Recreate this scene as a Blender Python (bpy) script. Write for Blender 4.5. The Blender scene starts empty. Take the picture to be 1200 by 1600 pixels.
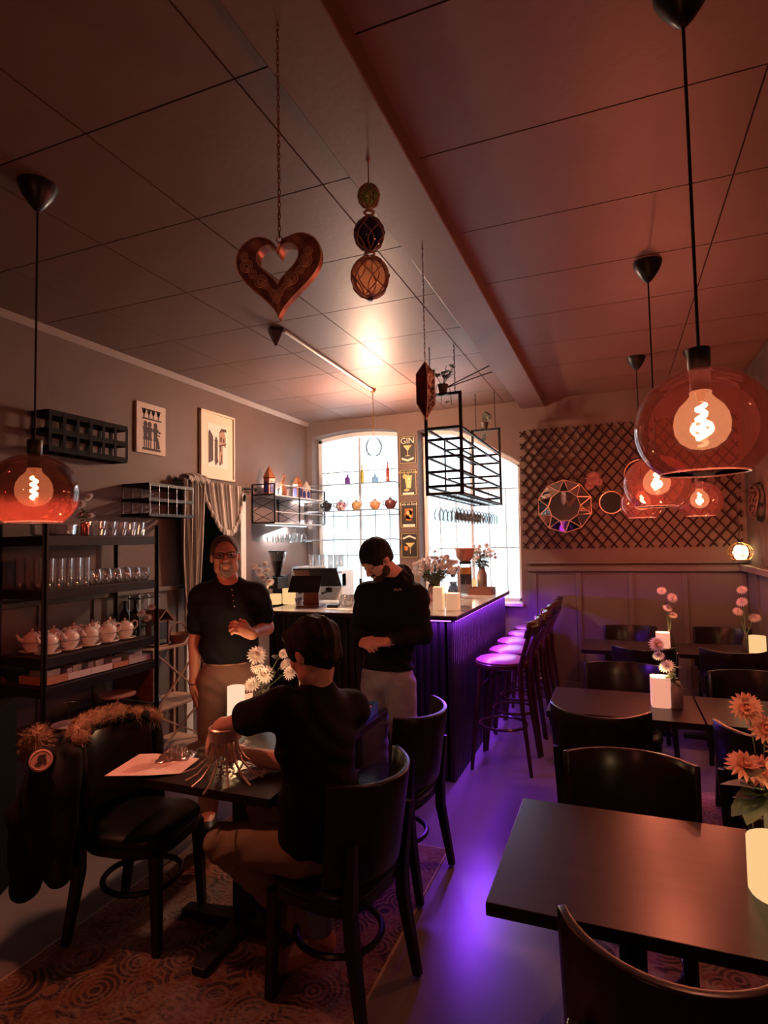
import bpy, bmesh, math, random
import numpy as np
from mathutils import Vector, Matrix, Euler
PI = math.pi
SC = bpy.context.scene
COL = SC.collection
random.seed(7)

# ------------------------------------------------------------------ camera
CAM_Z = 1.70
YAW, PITCH, ROLL, FPX = -0.377640, 0.052461, -0.018380, 915.97
_cy, _sy, _cp, _sp = math.cos(YAW), math.sin(YAW), math.cos(PITCH), math.sin(PITCH)
FWD = Vector((_sy * _cp, _cy * _cp, _sp))
_r = Vector((_cy, -_sy, 0)); _u = _r.cross(FWD)
CR = _r * math.cos(ROLL) + _u * math.sin(ROLL)
CU = _u * math.cos(ROLL) - _r * math.sin(ROLL)
cam = bpy.data.cameras.new('camera'); cam_o = bpy.data.objects.new('camera', cam); COL.objects.link(cam_o)
m = Matrix((CR, CU, -FWD)).transposed().to_4x4(); m.translation = (0, 0, CAM_Z)
cam_o.matrix_world = m
cam.sensor_fit = 'VERTICAL'; cam.sensor_height = 24.0; cam.lens = 24.0 * FPX / 1600.0
cam.clip_start = 0.05
SC.camera = cam_o

# ------------------------------------------------------------------ view, world, lights
SC.view_settings.view_transform = 'Standard'
SC.view_settings.look = 'None'
SC.view_settings.gamma = 1.0
SC.view_settings.exposure = -0.8
SC.view_settings.use_curve_mapping = False
SC.display_settings.display_device = 'sRGB'
W = bpy.data.worlds.new('sky'); SC.world = W; W.use_nodes = True
bg = W.node_tree.nodes['Background']
bg.inputs[0].default_value = (0.86, 0.94, 1.0, 1); bg.inputs[1].default_value = 5.0

def lamp(name, kind, loc, power, color, size=0.05, rot=(0, 0, 0), sy=None, spot=None, blend=0.5):
    l = bpy.data.lights.new(name, kind); l.energy = power; l.color = color
    if kind == 'AREA':
        l.size = size
        if sy: l.shape = 'RECTANGLE'; l.size_y = sy
    else:
        l.shadow_soft_size = size
    if kind == 'SPOT': l.spot_size = spot; l.spot_blend = blend
    o = bpy.data.objects.new(name, l); COL.objects.link(o); o.location = loc; o.rotation_euler = rot
    return o
# daylight enters through the two windows (portals only guide the sky's light)
for nm, x, w in (('daylight_portal', -3.01, 1.2), ('daylight_portal', -1.58, 1.2)):
    o = lamp(nm, 'AREA', (x, 6.92, 2.03), 1, (1, 1, 1), w, (math.radians(-90), 0, 0), 2.1)
    o.data.cycles.is_portal = True
# LED strips tucked under the lip of the bar top
LED = (0.25, 0.04, 1.0)
WARM = (1.0, 0.27, 0.15)

# ------------------------------------------------------------------ materials
MATS = {}
def mat(name, col, rough=0.5, metal=0.0, emit=None, es=0.0, noise=None, bump=0.0, bscale=60, spec=0.5, trans=0.0, ior=1.45, sheen=0.0):
    """noise=(scale, colour2, contrast): a mottled second colour"""
    if name in MATS: return MATS[name]
    m = bpy.data.materials.new(name); m.use_nodes = True; MATS[name] = m
    nt = m.node_tree; b = nt.nodes['Principled BSDF']
    b.inputs['Base Color'].default_value = (*col, 1)
    b.inputs['Roughness'].default_value = rough; b.inputs['Metallic'].default_value = metal
    b.inputs['Specular IOR Level'].default_value = spec
    b.inputs['Transmission Weight'].default_value = trans; b.inputs['IOR'].default_value = ior
    if sheen: b.inputs['Sheen Weight'].default_value = sheen
    if emit: b.inputs['Emission Color'].default_value = (*emit, 1); b.inputs['Emission Strength'].default_value = es
    tc = nt.nodes.new('ShaderNodeTexCoord')
    if noise:
        n = nt.nodes.new('ShaderNodeTexNoise'); n.inputs['Scale'].default_value = noise[0]; n.inputs['Detail'].default_value = 5
        nt.links.new(tc.outputs['Object'], n.inputs['Vector'])
        r = nt.nodes.new('ShaderNodeValToRGB'); c = noise[2]
        r.color_ramp.elements[0].position = 0.5 - c; r.color_ramp.elements[1].position = 0.5 + c
        r.color_ramp.elements[0].color = (*col, 1); r.color_ramp.elements[1].color = (*noise[1], 1)
        nt.links.new(n.outputs['Fac'], r.inputs['Fac']); nt.links.new(r.outputs['Color'], b.inputs['Base Color'])
    if bump:
        n = nt.nodes.new('ShaderNodeTexNoise'); n.inputs['Scale'].default_value = bscale; n.inputs['Detail'].default_value = 4
        nt.links.new(tc.outputs['Object'], n.inputs['Vector'])
        bn = nt.nodes.new('ShaderNodeBump'); bn.inputs['Strength'].default_value = bump; bn.inputs['Distance'].default_value = 0.01
        nt.links.new(n.outputs['Fac'], bn.inputs['Height']); nt.links.new(bn.outputs['Normal'], b.inputs['Normal'])
    return m

def glass(name, tint=(1, 1, 1), rough=0.02, gloss=1.0, base=0.06, haze=None):
    """thin-walled glass: see-through with a Fresnel shine"""
    if name in MATS: return MATS[name]
    m = bpy.data.materials.new(name); m.use_nodes = True; MATS[name] = m
    nt = m.node_tree; nt.nodes.remove(nt.nodes['Principled BSDF']); out = nt.nodes['Material Output']
    t = nt.nodes.new('ShaderNodeBsdfTransparent'); t.inputs[0].default_value = (*tint, 1)
    g = nt.nodes.new('ShaderNodeBsdfGlossy'); g.inputs['Roughness'].default_value = rough; g.inputs[0].default_value = (1, 1, 1, 1)
    lw = nt.nodes.new('ShaderNodeLayerWeight'); lw.inputs['Blend'].default_value = 0.22
    mr = nt.nodes.new('ShaderNodeMapRange'); mr.inputs['To Min'].default_value = base; mr.inputs['To Max'].default_value = gloss
    mx = nt.nodes.new('ShaderNodeMixShader')
    nt.links.new(lw.outputs['Fresnel'], mr.inputs['Value']); nt.links.new(mr.outputs['Result'], mx.inputs[0])
    src = t
    if haze:
        h = nt.nodes.new('ShaderNodeBsdfTranslucent'); h.inputs[0].default_value = (*haze[0], 1)
        m2 = nt.nodes.new('ShaderNodeMixShader'); m2.inputs[0].default_value = haze[1]
        nt.links.new(t.outputs[0], m2.inputs[1]); nt.links.new(h.outputs[0], m2.inputs[2]); src = m2
    nt.links.new(src.outputs[0], mx.inputs[1]); nt.links.new(g.outputs[0], mx.inputs[2]); nt.links.new(mx.outputs[0], out.inputs[0])
    return m

def glow(name, col, strength, see=0.0):
    """a lit lamp body; see = how much one looks through it"""
    if name in MATS: return MATS[name]
    m = bpy.data.materials.new(name); m.use_nodes = True; MATS[name] = m
    nt = m.node_tree; nt.nodes.remove(nt.nodes['Principled BSDF']); out = nt.nodes['Material Output']
    e = nt.nodes.new('ShaderNodeEmission'); e.inputs[0].default_value = (*col, 1); e.inputs[1].default_value = strength
    if see:
        t = nt.nodes.new('ShaderNodeBsdfTransparent'); mx = nt.nodes.new('ShaderNodeMixShader'); mx.inputs[0].default_value = see
        nt.links.new(e.outputs[0], mx.inputs[1]); nt.links.new(t.outputs[0], mx.inputs[2]); nt.links.new(mx.outputs[0], out.inputs[0])
    else: nt.links.new(e.outputs[0], out.inputs[0])
    return m

def wood(name, c1, c2, rough=0.4, scale=(1, 14, 14), spec=0.5):
    if name in MATS: return MATS[name]
    m = mat(name, c1, rough, spec=spec); nt = m.node_tree; b = nt.nodes['Principled BSDF']
    tc = nt.nodes.new('ShaderNodeTexCoord'); mp = nt.nodes.new('ShaderNodeMapping'); mp.inputs['Scale'].default_value = scale
    n = nt.nodes.new('ShaderNodeTexNoise'); n.inputs['Scale'].default_value = 3; n.inputs['Detail'].default_value = 6; n.inputs['Distortion'].default_value = 0.6
    r = nt.nodes.new('ShaderNodeValToRGB'); r.color_ramp.elements[0].color = (*c1, 1); r.color_ramp.elements[1].color = (*c2, 1)
    r.color_ramp.elements[0].position = 0.35; r.color_ramp.elements[1].position = 0.65
    nt.links.new(tc.outputs['Object'], mp.inputs['Vector']); nt.links.new(mp.outputs[0], n.inputs['Vector'])
    nt.links.new(n.outputs['Fac'], r.inputs['Fac']); nt.links.new(r.outputs[0], b.inputs['Base Color'])
    return m

# ------------------------------------------------------------------ mesh helper
class G:
    """collects shapes, then links them as ONE mesh object"""
    def __init__(s): s.bm = bmesh.new()
    def box(s, c, d, rz=0.0, rx=0.0, ry=0.0):
        M_ = Matrix.Translation(c) @ Euler((rx, ry, rz)).to_matrix().to_4x4() @ Matrix.Diagonal((d[0], d[1], d[2], 1))
        bmesh.ops.create_cube(s.bm, size=1.0, matrix=M_); return s
    def bar(s, p, q, w, h=None):
        """rectangular bar from p to q"""
        p, q = Vector(p), Vector(q); d = q - p; h = h or w
        M_ = Matrix.Translation((p + q) / 2) @ d.to_track_quat('X', 'Z').to_matrix().to_4x4() @ Matrix.Diagonal((d.length, w, h, 1))
        bmesh.ops.create_cube(s.bm, size=1.0, matrix=M_); return s
    def ring(s, c, ax, r, n, ref=None):
        q = Vector(ax).to_track_quat('Z', 'Y')
        return [s.bm.verts.new(Vector(c) + q @ Vector((r * math.cos(2 * PI * i / n), r * math.sin(2 * PI * i / n), 0))) for i in range(n)]
    def skin(s, rings, closed=False, caps=True):
        n = len(rings[0]); k = len(rings)
        for i in range(k if closed else k - 1):
            a, b = rings[i], rings[(i + 1) % k]
            for j in range(n):
                try: s.bm.faces.new((a[j], a[(j + 1) % n], b[(j + 1) % n], b[j]))
                except ValueError: pass
        if caps and not closed:
            s.bm.faces.new(rings[0][::-1]); s.bm.faces.new(rings[-1])
        return s
    def cyl(s, p, q, r0, r1=None, n=12, caps=True):
        p, q = Vector(p), Vector(q); r1 = r0 if r1 is None else r1; d = q - p
        return s.skin([s.ring(p, d, r0, n), s.ring(q, d, r1, n)], caps=caps)
    def tube(s, pts, r, n=8, closed=False, caps=True):
        pts = [Vector(p) for p in pts]; k = len(pts); rr = r if isinstance(r, (list, tuple)) else [r] * k
        t0 = (pts[1] - pts[0]).normalized()
        nr = t0.orthogonal().normalized(); rings = []
        for i in range(k):
            if closed: t = pts[(i + 1) % k] - pts[i - 1]
            else: t = pts[min(i + 1, k - 1)] - pts[max(i - 1, 0)]
            t.normalize(); nr = (nr - t * nr.dot(t)); nr = nr.normalized() if nr.length > 1e-6 else t.orthogonal().normalized()
            b = t.cross(nr)
            rings.append([s.bm.verts.new(pts[i] + (nr * math.cos(2 * PI * j / n) + b * math.sin(2 * PI * j / n)) * rr[i]) for j in range(n)])
        return s.skin(rings, closed, caps)
    def lathe(s, prof, c=(0, 0, 0), n=24, R=None):
        """prof: (radius, z) from one end to the other; R optional rotation matrix"""
        c = Vector(c); rings = []
        for r, z in prof:
            vs = []
            for j in range(n):
                v = Vector((r * math.cos(2 * PI * j / n), r * math.sin(2 * PI * j / n), z))
                if R is not None: v = R @ v
                vs.append(s.bm.verts.new(c + v))
            rings.append(vs)
        s.skin(rings, caps=False)
        for rg, (r, z), fl in ((rings[0], prof[0], True), (rings[-1], prof[-1], False)):
            if r < 1e-4: bmesh.ops.pointmerge(s.bm, verts=rg, merge_co=sum((v.co for v in rg), Vector()) / n)
            elif r < 0: pass
        return s
    def sph(s, c, r, sc=(1, 1, 1), u=16, v=10, R=None):
        M_ = Matrix.Translation(c) @ (R.to_4x4() if R is not None else Matrix()) @ Matrix.Diagonal((r * sc[0], r * sc[1], r * sc[2], 1))
        bmesh.ops.create_uvsphere(s.bm, u_segments=u, v_segments=v, radius=1.0, matrix=M_); return s
    def prism(s, poly, f0, f1):
        """poly: 2-D points; f0/f1 map (a, b) to 3-D for the two faces"""
        A = [s.bm.verts.new(f0(a, b)) for a, b in poly]; B = [s.bm.verts.new(f1(a, b)) for a, b in poly]
        n = len(poly); s.bm.faces.new(A[::-1]); s.bm.faces.new(B)
        for i in range(n): s.bm.faces.new((A[i], A[(i + 1) % n], B[(i + 1) % n], B[i]))
        return s
    def grid(s, nu, nv, f, thick=0.0):
        """f(u, v) in 0..1; thick > 0 solidifies later"""
        V = [[s.bm.verts.new(f(i / nu, j / nv)) for j in range(nv + 1)] for i in range(nu + 1)]
        for i in range(nu):
            for j in range(nv): s.bm.faces.new((V[i][j], V[i + 1][j], V[i + 1][j + 1], V[i][j + 1]))
        return s
    def done(s, name, mt, parent=None, smooth=35, bevel=0, kind=None, label=None, solid=0, normals=True):
        if normals: bmesh.ops.recalc_face_normals(s.bm, faces=s.bm.faces)
        me = bpy.data.meshes.new(name); s.bm.to_mesh(me); s.bm.free()
        o = bpy.data.objects.new(name, me); COL.objects.link(o)
        for m_ in (mt if isinstance(mt, (list, tuple)) else [mt]): me.materials.append(m_)
        if smooth:
            me.polygons.foreach_set('use_smooth', [True] * len(me.polygons))
            me.set_sharp_from_angle(angle=math.radians(smooth))
        if parent: o.parent = parent
        if solid:
            md = o.modifiers.new('solid', 'SOLIDIFY'); md.thickness = solid; md.offset = 0
        if bevel:
            md = o.modifiers.new('bevel', 'BEVEL'); md.width = bevel; md.segments = 2; md.limit_method = 'ANGLE'
        if kind: o['kind'] = kind
        if label: o['label'] = label
        return o

def thing(name, label, cat, loc=(0, 0, 0), rz=0.0, group=None):
    o = bpy.data.objects.new(name, None); COL.objects.link(o); o.empty_display_size = 0.05
    o.location = loc; o.rotation_euler = (0, 0, rz); o['label'] = label; o['category'] = cat
    if group: o['group'] = group
    return o
def tag(o, label, cat, group=None, loc=None, rz=None):
    o['label'] = label; o['category'] = cat
    if group: o['group'] = group
    if loc is not None: o.location = loc
    if rz is not None: o.rotation_euler = (0, 0, rz)
    return o
def kids(o): return [c for c in COL.objects if c.parent == o]
def copy_part(o, parent=None):
    c = o.copy(); COL.objects.link(c)
    if parent: c.parent = parent
    return c
TREE = {}
def dup(root, loc, rz=None, label=None, group=None, scale=None):
    """copy of a thing with copies of its parts and sub-parts"""
    if root.name not in TREE: TREE[root.name] = [(k, kids(k)) for k in kids(root)]
    r = copy_part(root); r.location = loc
    if rz is not None: r.rotation_euler = (0, 0, rz)
    if label: r['label'] = label
    if group: r['group'] = group
    if scale: r.scale = scale
    for k, sub in TREE[root.name]:
        c = copy_part(k, r)
        for g in sub: copy_part(g, c)
    return r
def struct(o, label=None):
    o['kind'] = 'structure'
    if label: o['label'] = label
    return o
def lettering(txt, size, mt, parent, loc, rot, name='lettering', ext=0.0006, align='CENTER', sx=1.0):
    cu = bpy.data.curves.new(name, 'FONT'); cu.body = txt; cu.size = size; cu.extrude = ext; cu.align_x = align; cu.align_y = 'CENTER'
    t = bpy.data.objects.new('t', cu); COL.objects.link(t)
    bpy.context.view_layer.update()
    me = bpy.data.meshes.new_from_object(t.evaluated_get(bpy.context.evaluated_depsgraph_get())); me.name = name
    bpy.data.objects.remove(t); o = bpy.data.objects.new(name, me); COL.objects.link(o); me.materials.clear(); me.materials.append(mt)
    o.parent = parent; o.location = loc; o.rotation_euler = rot; o.scale = (sx, 1, 1)
    return o
def catenary(a, b, sag, n=10):
    a, b = Vector(a), Vector(b)
    return [a.lerp(b, i / n) - Vector((0, 0, sag * 4 * (i / n) * (1 - i / n))) for i in range(n + 1)]
# where a sight line of the photograph meets a real plane of the room
def ray(x, y): return CR * ((x - 600) / FPX) - CU * ((y - 800) / FPX) + FWD
CP = Vector((0, 0, CAM_Z))
def atz(x, y, z): d = ray(x, y); return CP + d * ((z - CAM_Z) / d.z)
def aty(x, y, Y): d = ray(x, y); return CP + d * (Y / d.y)
def atx(x, y, X): d = ray(x, y); return CP + d * (X / d.x)
def atd(x, y, d): return CP + ray(x, y) * d
# ================================================================== SETTING
XL, XR, YB, YF, ZC = -3.67, 1.18, 6.60, -1.60, 3.26
m_ceil = mat('ceiling_paint', (0.155, 0.092, 0.076), 0.48, noise=(2.2, (0.132, 0.078, 0.064), 0.25), bump=0.12, bscale=25)
m_joint = mat('joint_shadow_gap', (0.07, 0.05, 0.045), 0.9)
m_wall = mat('taupe_wall_paint', (0.155, 0.100, 0.083), 0.6, noise=(3, (0.136, 0.087, 0.072), 0.25), bump=0.15, bscale=40)
m_wains = mat('grey_green_panel_paint', (0.14, 0.112, 0.098), 0.5, noise=(3, (0.122, 0.097, 0.085), 0.3))
m_white = mat('white_frame_paint', (0.78, 0.77, 0.74), 0.4)
m_floor = mat('grey_floor_vinyl', (0.19, 0.168, 0.168), 0.28, noise=(1.3, (0.14, 0.124, 0.124), 0.3), bump=0.05, bscale=9)
m_black = mat('black_metal', (0.012, 0.011, 0.011), 0.42, metal=0.3)
m_bplastic = mat('black_plastic', (0.010, 0.010, 0.011), 0.35)

g = G(); g.box(((XL + XR) / 2 - 0.6, (YF + YB) / 2, -0.05), (XR - XL + 1.8, YB - YF + 0.8, 0.1))
struct(g.done('floor', m_floor), 'worn grey vinyl floor of the cafe')

# ceiling: a dark substrate with painted boards proud of it, gaps between
g = G(); g.box(((XL + XR) / 2, (YF + YB) / 2, ZC + 0.06), (XR - XL + 0.6, YB - YF + 0.6, 0.1))
ceil = struct(g.done('ceiling', m_joint), 'brown painted board ceiling with a beam')
ys = [6.60, 5.98, 5.36, 4.73, 4.10, 3.47, 2.835, 2.20, 1.57, 0.94, 0.31, -0.32, -0.95, -1.60]
proto = {}
def panel(x0, x1, y0, y1):
    gp = 0.0035; k = (round(x1 - x0, 3), round(abs(y1 - y0), 3))
    if k not in proto:
        g = G(); g.box((0, 0, 0.012), (k[0] - 2 * gp, k[1] - 2 * gp, 0.02)); o = g.done('panel', m_ceil, ceil, smooth=0); proto[k] = o
    else: o = copy_part(proto[k], ceil)
    o.location = ((x0 + x1) / 2, (y0 + y1) / 2, ZC - 0.008)
for i in range(len(ys) - 1):
    for x0, x1 in ((XL, -3.07), (-3.07, -2.40), (-2.40, -1.80), (-1.80, -1.13), (-1.13, -0.93)): panel(x0, x1, ys[i + 1], ys[i])
    for x0, x1 in ((-0.70, 0.52), (0.52, XR)): panel(x0, x1, ys[i + 1], ys[i])
g = G(); g.box((-0.817, (YF + YB) / 2, 3.22), (0.258, YB - YF, 0.11))
struct(g.done('trim_1', m_ceil, bevel=0.006), 'long boxed ceiling beam running to the back wall')

def wall_poly(name, outer, holes, f0, f1, mt):
    """flat wall with holes; f0 / f1 map (a, b) to the inner / outer face"""
    bm = bmesh.new()
    loops = [outer] + holes; es = []; allv = []
    for lp in loops:
        vs = [bm.verts.new((a, b, 0)) for a, b in lp]; allv += vs
        es += [bm.edges.new((vs[i], vs[(i + 1) % len(vs)])) for i in range(len(vs))]
    bmesh.ops.triangle_fill(bm, use_beauty=True, use_dissolve=False, edges=es)
    r = bmesh.ops.extrude_face_region(bm, geom=list(bm.faces))
    new = [v for v in r['geom'] if isinstance(v, bmesh.types.BMVert)]
    old = [v for v in bm.verts if v not in set(new)]
    for v in old: v.co = f0(v.co.x, v.co.y)
    for v in new: v.co = f1(v.co.x, v.co.y)
    g = G(); g.bm.free(); g.bm = bm
    return struct(g.done(name, mt, smooth=0))
def arch(x0, x1, zb, zs, zt, n=10):
    pts = [(x0, zb), (x1, zb), (x1, zs)]
    for i in range(1, n): t = i / n; pts.append((x1 + (x0 - x1) * t, zs + (zt - zs) * 4 * t * (1 - t)))
    return pts + [(x0, zs)]
W1 = arch(-3.60, -2.43, 1.00, 3.055, 3.115)
W2 = [(-2.17, 1.0), (-1.0, 0.99), (-0.985, 2.57), (-1.09, 2.65), (-1.20, 2.71), (-1.34, 2.81), (-1.49, 2.90), (-1.64, 2.98), (-1.80, 3.03), (-2.0, 3.05), (-2.17, 3.03)]
wb = wall_poly('wall_back', [(XL - .3, -0.1), (XR + .3, -0.1), (XR + .3, ZC + .1), (XL - .3, ZC + .1)], [W1, W2],
          lambda a, b: (a, YB, b), lambda a, b: (a, YB + 0.34, b), m_wall)
wb['label'] = 'taupe back wall with two arched windows'
DY0, DY1, DZ = 4.36, 5.13, 2.16
wl = wall_poly('wall_left', [(YF - .3, -0.1), (DY0, -0.1), (DY0, DZ), (DY1, DZ), (DY1, -0.1), (YB, -0.1), (YB, ZC + .1), (YF - .3, ZC + .1)], [],
          lambda a, b: (XL, a, b), lambda a, b: (XL - 0.16, a, b), m_wall)
wl['label'] = 'taupe left wall with a curtained doorway'
g = G(); g.box((XR + 0.06, (YF + YB) / 2, ZC / 2), (0.12, YB - YF + 0.6, ZC + 0.2))
m_bark = mat('rough_brown_wall_fabric', (0.085, 0.058, 0.048), 0.85, noise=(9, (0.035, 0.025, 0.02), 0.2), bump=0.9, bscale=14)
wr = struct(g.done('wall_right', m_wall, smooth=0), 'right wall beside the dining tables')
g = G(); g.box(((XL + XR) / 2, YF - 0.06, ZC / 2), (XR - XL + .6, 0.12, ZC + 0.2))
struct(g.done('wall_front', m_wall, smooth=0), 'wall behind the viewer')

# cornice strip and dado rails
m_cove = mat('pale_brown_trim_paint', (0.27, 0.195, 0.165), 0.45)
g = G(); g.prism([(0, 0), (0.045, 0), (0.045, -0.012), (0.012, -0.05), (0, -0.05)], lambda a, b: (XL + a, YF, ZC + b), lambda a, b: (XL + a, YB, ZC + b))
struct(g.done('trim_2', m_cove, smooth=0), 'pale cornice strip along the left wall')
def wainscot(x0, x1, battens, name):
    g = G(); g.box(((x0 + x1) / 2, YB - 0.012, 0.68), (x1 - x0, 0.024, 1.36)); o = struct(g.done(name, m_wains, smooth=0), 'painted wainscot panelling below the dado rail')
    g = G(); g.box(((x0 + x1) / 2, YB - 0.03, 1.385), (x1 - x0, 0.06, 0.05)); g.done('dado_rail', m_wains, o, bevel=0.006)
    g = G(); g.box(((x0 + x1) / 2, YB - 0.02, 1.45), (x1 - x0, 0.04, 0.02)); g.done('dado_cap', m_wains, o, bevel=0.004)
    for b in battens:
        g = G(); g.box((b, YB - 0.032, 0.77), (0.05, 0.018, 1.15)); g.done('batten', m_wains, o, bevel=0.003)
    g = G(); g.box(((x0 + x1) / 2, YB - 0.032, 0.10), (x1 - x0, 0.022, 0.20)); g.done('skirting', m_wains, o, bevel=0.003)
    return o
wainscot(-0.93, XR, (-0.86, -0.40, 0.11, 0.61, 1.12), 'trim_3')
g = G(); g.box((XR - 0.012, 3.0, 0.68), (0.024, 7.2, 1.36)); o = struct(g.done('trim_4', m_wains, smooth=0), 'wainscot panelling along the right wall')
g = G(); g.box((XR - 0.05, 3.0, 1.40), (0.10, 7.2, 0.06)); g.done('dado_ledge', m_wains, o, bevel=0.006)
for y in (6.1, 5.5, 4.9):
    g = G(); g.box((XR - 0.032, y, 0.70), (0.018, 0.05, 1.3)); g.done('batten', m_wains, o)
g = G(); g.box((XR - 0.012, 3.0, 2.33), (0.024, 7.0, 1.8)); struct(g.done('trim_5', m_bark, smooth=0), 'rough dark textured covering on the upper right wall')
# left wall wainscot behind the rack
g = G(); g.box((XL + 0.012, 1.35, 0.66), (0.024, 5.9, 1.32)); o = struct(g.done('trim_6', m_wains, smooth=0), 'grey panelling low on the left wall')
g = G(); g.box((XL + 0.025, 1.35, 1.34), (0.05, 5.9, 0.04)); g.done('dado_rail', m_wains, o, bevel=0.006)
for y in (4.2, 3.75, 3.3, 2.85, 2.4, 1.95):
    g = G(); g.box((XL + 0.03, y, 0.68), (0.016, 0.045, 1.28)); g.done('batten', m_wains, o)
g = G(); g.box((XL + 0.02, (DY1 + YB) / 2 + .05, 0.08), (0.03, YB - DY1 - .15, 0.16)); struct(g.done('baseboard_left', m_wains, smooth=0))

# door: white frame, dark teal passage beyond
m_teal = mat('dark_teal_passage_paint', (0.035, 0.055, 0.06), 0.6)
g = G()
for y in (DY0 - 0.03, DY1 + 0.03): g.box((XL + 0.01, y, DZ / 2 + .04), (0.06, 0.09, DZ + 0.08))
g.box((XL + 0.01, (DY0 + DY1) / 2, DZ + 0.04), (0.06, DY1 - DY0 + 0.15, 0.09))
d1 = struct(g.done('door_1', m_white, bevel=0.006), 'open doorway with a white frame behind the curtain')
g = G()
for y in (DY0 + 0.012, DY1 - 0.012): g.box((XL - 0.09, y, DZ / 2), (0.14, 0.024, DZ))
g.box((XL - 0.09, (DY0 + DY1) / 2, DZ - 0.012), (0.14, DY1 - DY0, 0.024)); g.done('jamb_lining', m_white, d1, smooth=0)
g = G()
g.box((XL - 1.3, (DY0 + DY1) / 2, 1.2), (0.08, 1.7, 2.6)); g.box((XL - 0.73, DY0 - 0.42, 1.2), (1.14, 0.08, 2.6)); g.box((XL - 0.73, DY1 + 0.42, 1.2), (1.14, 0.08, 2.6))
g.box((XL - 0.73, (DY0 + DY1) / 2, 2.5), (1.14, 1.7, 0.08))
struct(g.done('wall_passage', m_teal, smooth=0), 'dark teal walls of the passage beyond the doorway')

# windows: white frames, mullions, glazing bars, panes, sill
m_pane = glass('window_glass', (0.96, 0.99, 1.0), 0.0, 0.5, 0.02)
m_bar = mat('bloom_tinted_bar_paint', (0.62, 0.72, 0.76), 0.4)  # pale cyan puts the window bloom into the bar colour
def window(name, x0, x1, zb, zt, poly, label, muls, bars):
    y = YB + 0.22
    g = G()
    n = len(poly)
    for i in range(n):
        (a, b), (c, d) = poly[i], poly[(i + 1) % n]
        g.bar((a, y, b), (c, y, d), 0.07, 0.10)
    o = struct(g.done(name, m_white, smooth=0), label)
    for x in muls:
        g = G(); g.box((x, y, (zb + zt) / 2), (0.03, 0.05, zt - zb)); g.done('mullion', m_bar, o, smooth=0)
    xs = [x0] + list(muls) + [x1]
    for i in range(len(xs) - 1):
        cx, w = (xs[i] + xs[i + 1]) / 2, xs[i + 1] - xs[i]
        for z in bars:
            g = G(); g.box((cx, y, z), (w, 0.03, 0.012)); g.done('glazing_bar', m_bar, o, smooth=0)
        for k in (-1, 1):
            g = G(); g.box((cx + k * w / 6, y, (zb + 2.3) / 2), (0.009, 0.02, 2.3 - zb)); g.done('glazing_bar', m_bar, o, smooth=0)
        top = zt if name == 'window_1' else (2.95 if cx < -1.5 else 2.55)
        zs = [zb] + list(bars) + [top]
        for j in range(len(zs) - 1):
            g = G(); g.box((cx, y + 0.004, (zs[j] + zs[j + 1]) / 2), (w, 0.006, zs[j + 1] - zs[j])); g.done('pane', m_pane, o, smooth=0)
    g = G(); g.box(((x0 + x1) / 2, YB + 0.06, zb - 0.005), (x1 - x0 + 0.02, 0.30, 0.03)); g.done('sill', m_white, o, bevel=0.004)
    return o
window('window_1', -3.60, -2.43, 1.0, 3.05, W1, 'arched window behind the back bar, shelves across it', (-3.02,), (1.55, 2.05, 2.62))
window('window_2', -2.17, -0.99, 1.0, 3.0, W2, 'arched window beside the lattice, behind the bar flowers', (-1.58,), (1.62, 2.3))
# a pale house front across the street, seen hazily through the panes
m_fac = mat('pale_render_of_house_opposite', (0.88, 0.90, 0.90), 0.8)
m_facw = mat('grey_window_of_house_opposite', (0.66, 0.76, 0.80), 0.4)
bo = thing('building', 'pale house front across the street beyond the windows', 'building', (-5.5, 19, -0.6))
g = G(); g.box((0, 0, 2.1), (16, 0.4, 4.2)); g.done('facade', m_fac, bo, smooth=0)
for i in range(7):
    g = G(); g.box((-6 + i * 2.0, -0.22, 2.6), (0.9, 0.08, 1.5)); f = g.done('window', m_facw, bo, smooth=0)
    g = G(); g.box((-6 + i * 2.0, -0.27, 2.6), (0.06, 0.06, 1.5)); g.done('mullion', m_white, f, smooth=0)
# ================================================================== BAR
m_slat = wood('black_brown_slat', (0.020, 0.013, 0.012), (0.035, 0.022, 0.020), 0.42, (10, 10, 0.6))
m_ctop = mat('pale_stone_counter', (0.62, 0.60, 0.58), 0.14, noise=(14, (0.55, 0.53, 0.52), 0.3), spec=.9)
m_cedge = mat('dark_counter_edge', (0.03, 0.022, 0.02), 0.35)
m_led = glow('violet_led', (0.45, 0.12, 1.0), 8.0)
BX0, BX1, BY0, BY1, BZ = -2.66, -1.12, 4.10, 6.22, 1.175
bar = thing('bar_counter', 'L-shaped bar with black vertical slat front and pale top, violet light under its lip', 'bar', (0, 0, 0))
g = G(); g.box(((BX0 + BX1) / 2, BY0 + 0.06, 0.57), (BX1 - BX0 - 0.04, 0.08, 1.14)); g.box((BX1 - 0.06, (BY0 + BY1) / 2, 0.57), (0.08, BY1 - BY0 - 0.04, 1.14))
g.box((BX0 + 0.03, BY0 + 0.25, 0.57), (0.05, 0.46, 1.14)); g.box((BX1 - 0.22, BY1 - 0.03, 0.57), (0.40, 0.05, 1.14))
g.done('carcass', m_cedge, bar, smooth=0)
g = G(); g.box((0, 0, 0), (0.034, 0.022, 1.13)); s0 = g.done('slat', m_slat, bar, smooth=0, bevel=0.003)
n = 28
for i in range(n):
    s = s0 if i == 0 else copy_part(s0, bar); s.location = (BX0 + 0.03 + i * (BX1 - BX0 - 0.05) / (n - 1), BY0 + 0.012, 0.567)
n = 40
for i in range(n):
    s = copy_part(s0, bar); s.location = (BX1 - 0.010, BY0 + 0.045 + i * (BY1 - BY0 - 0.07) / (n - 1), 0.567); s.rotation_euler = (0, 0, PI / 2)
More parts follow.
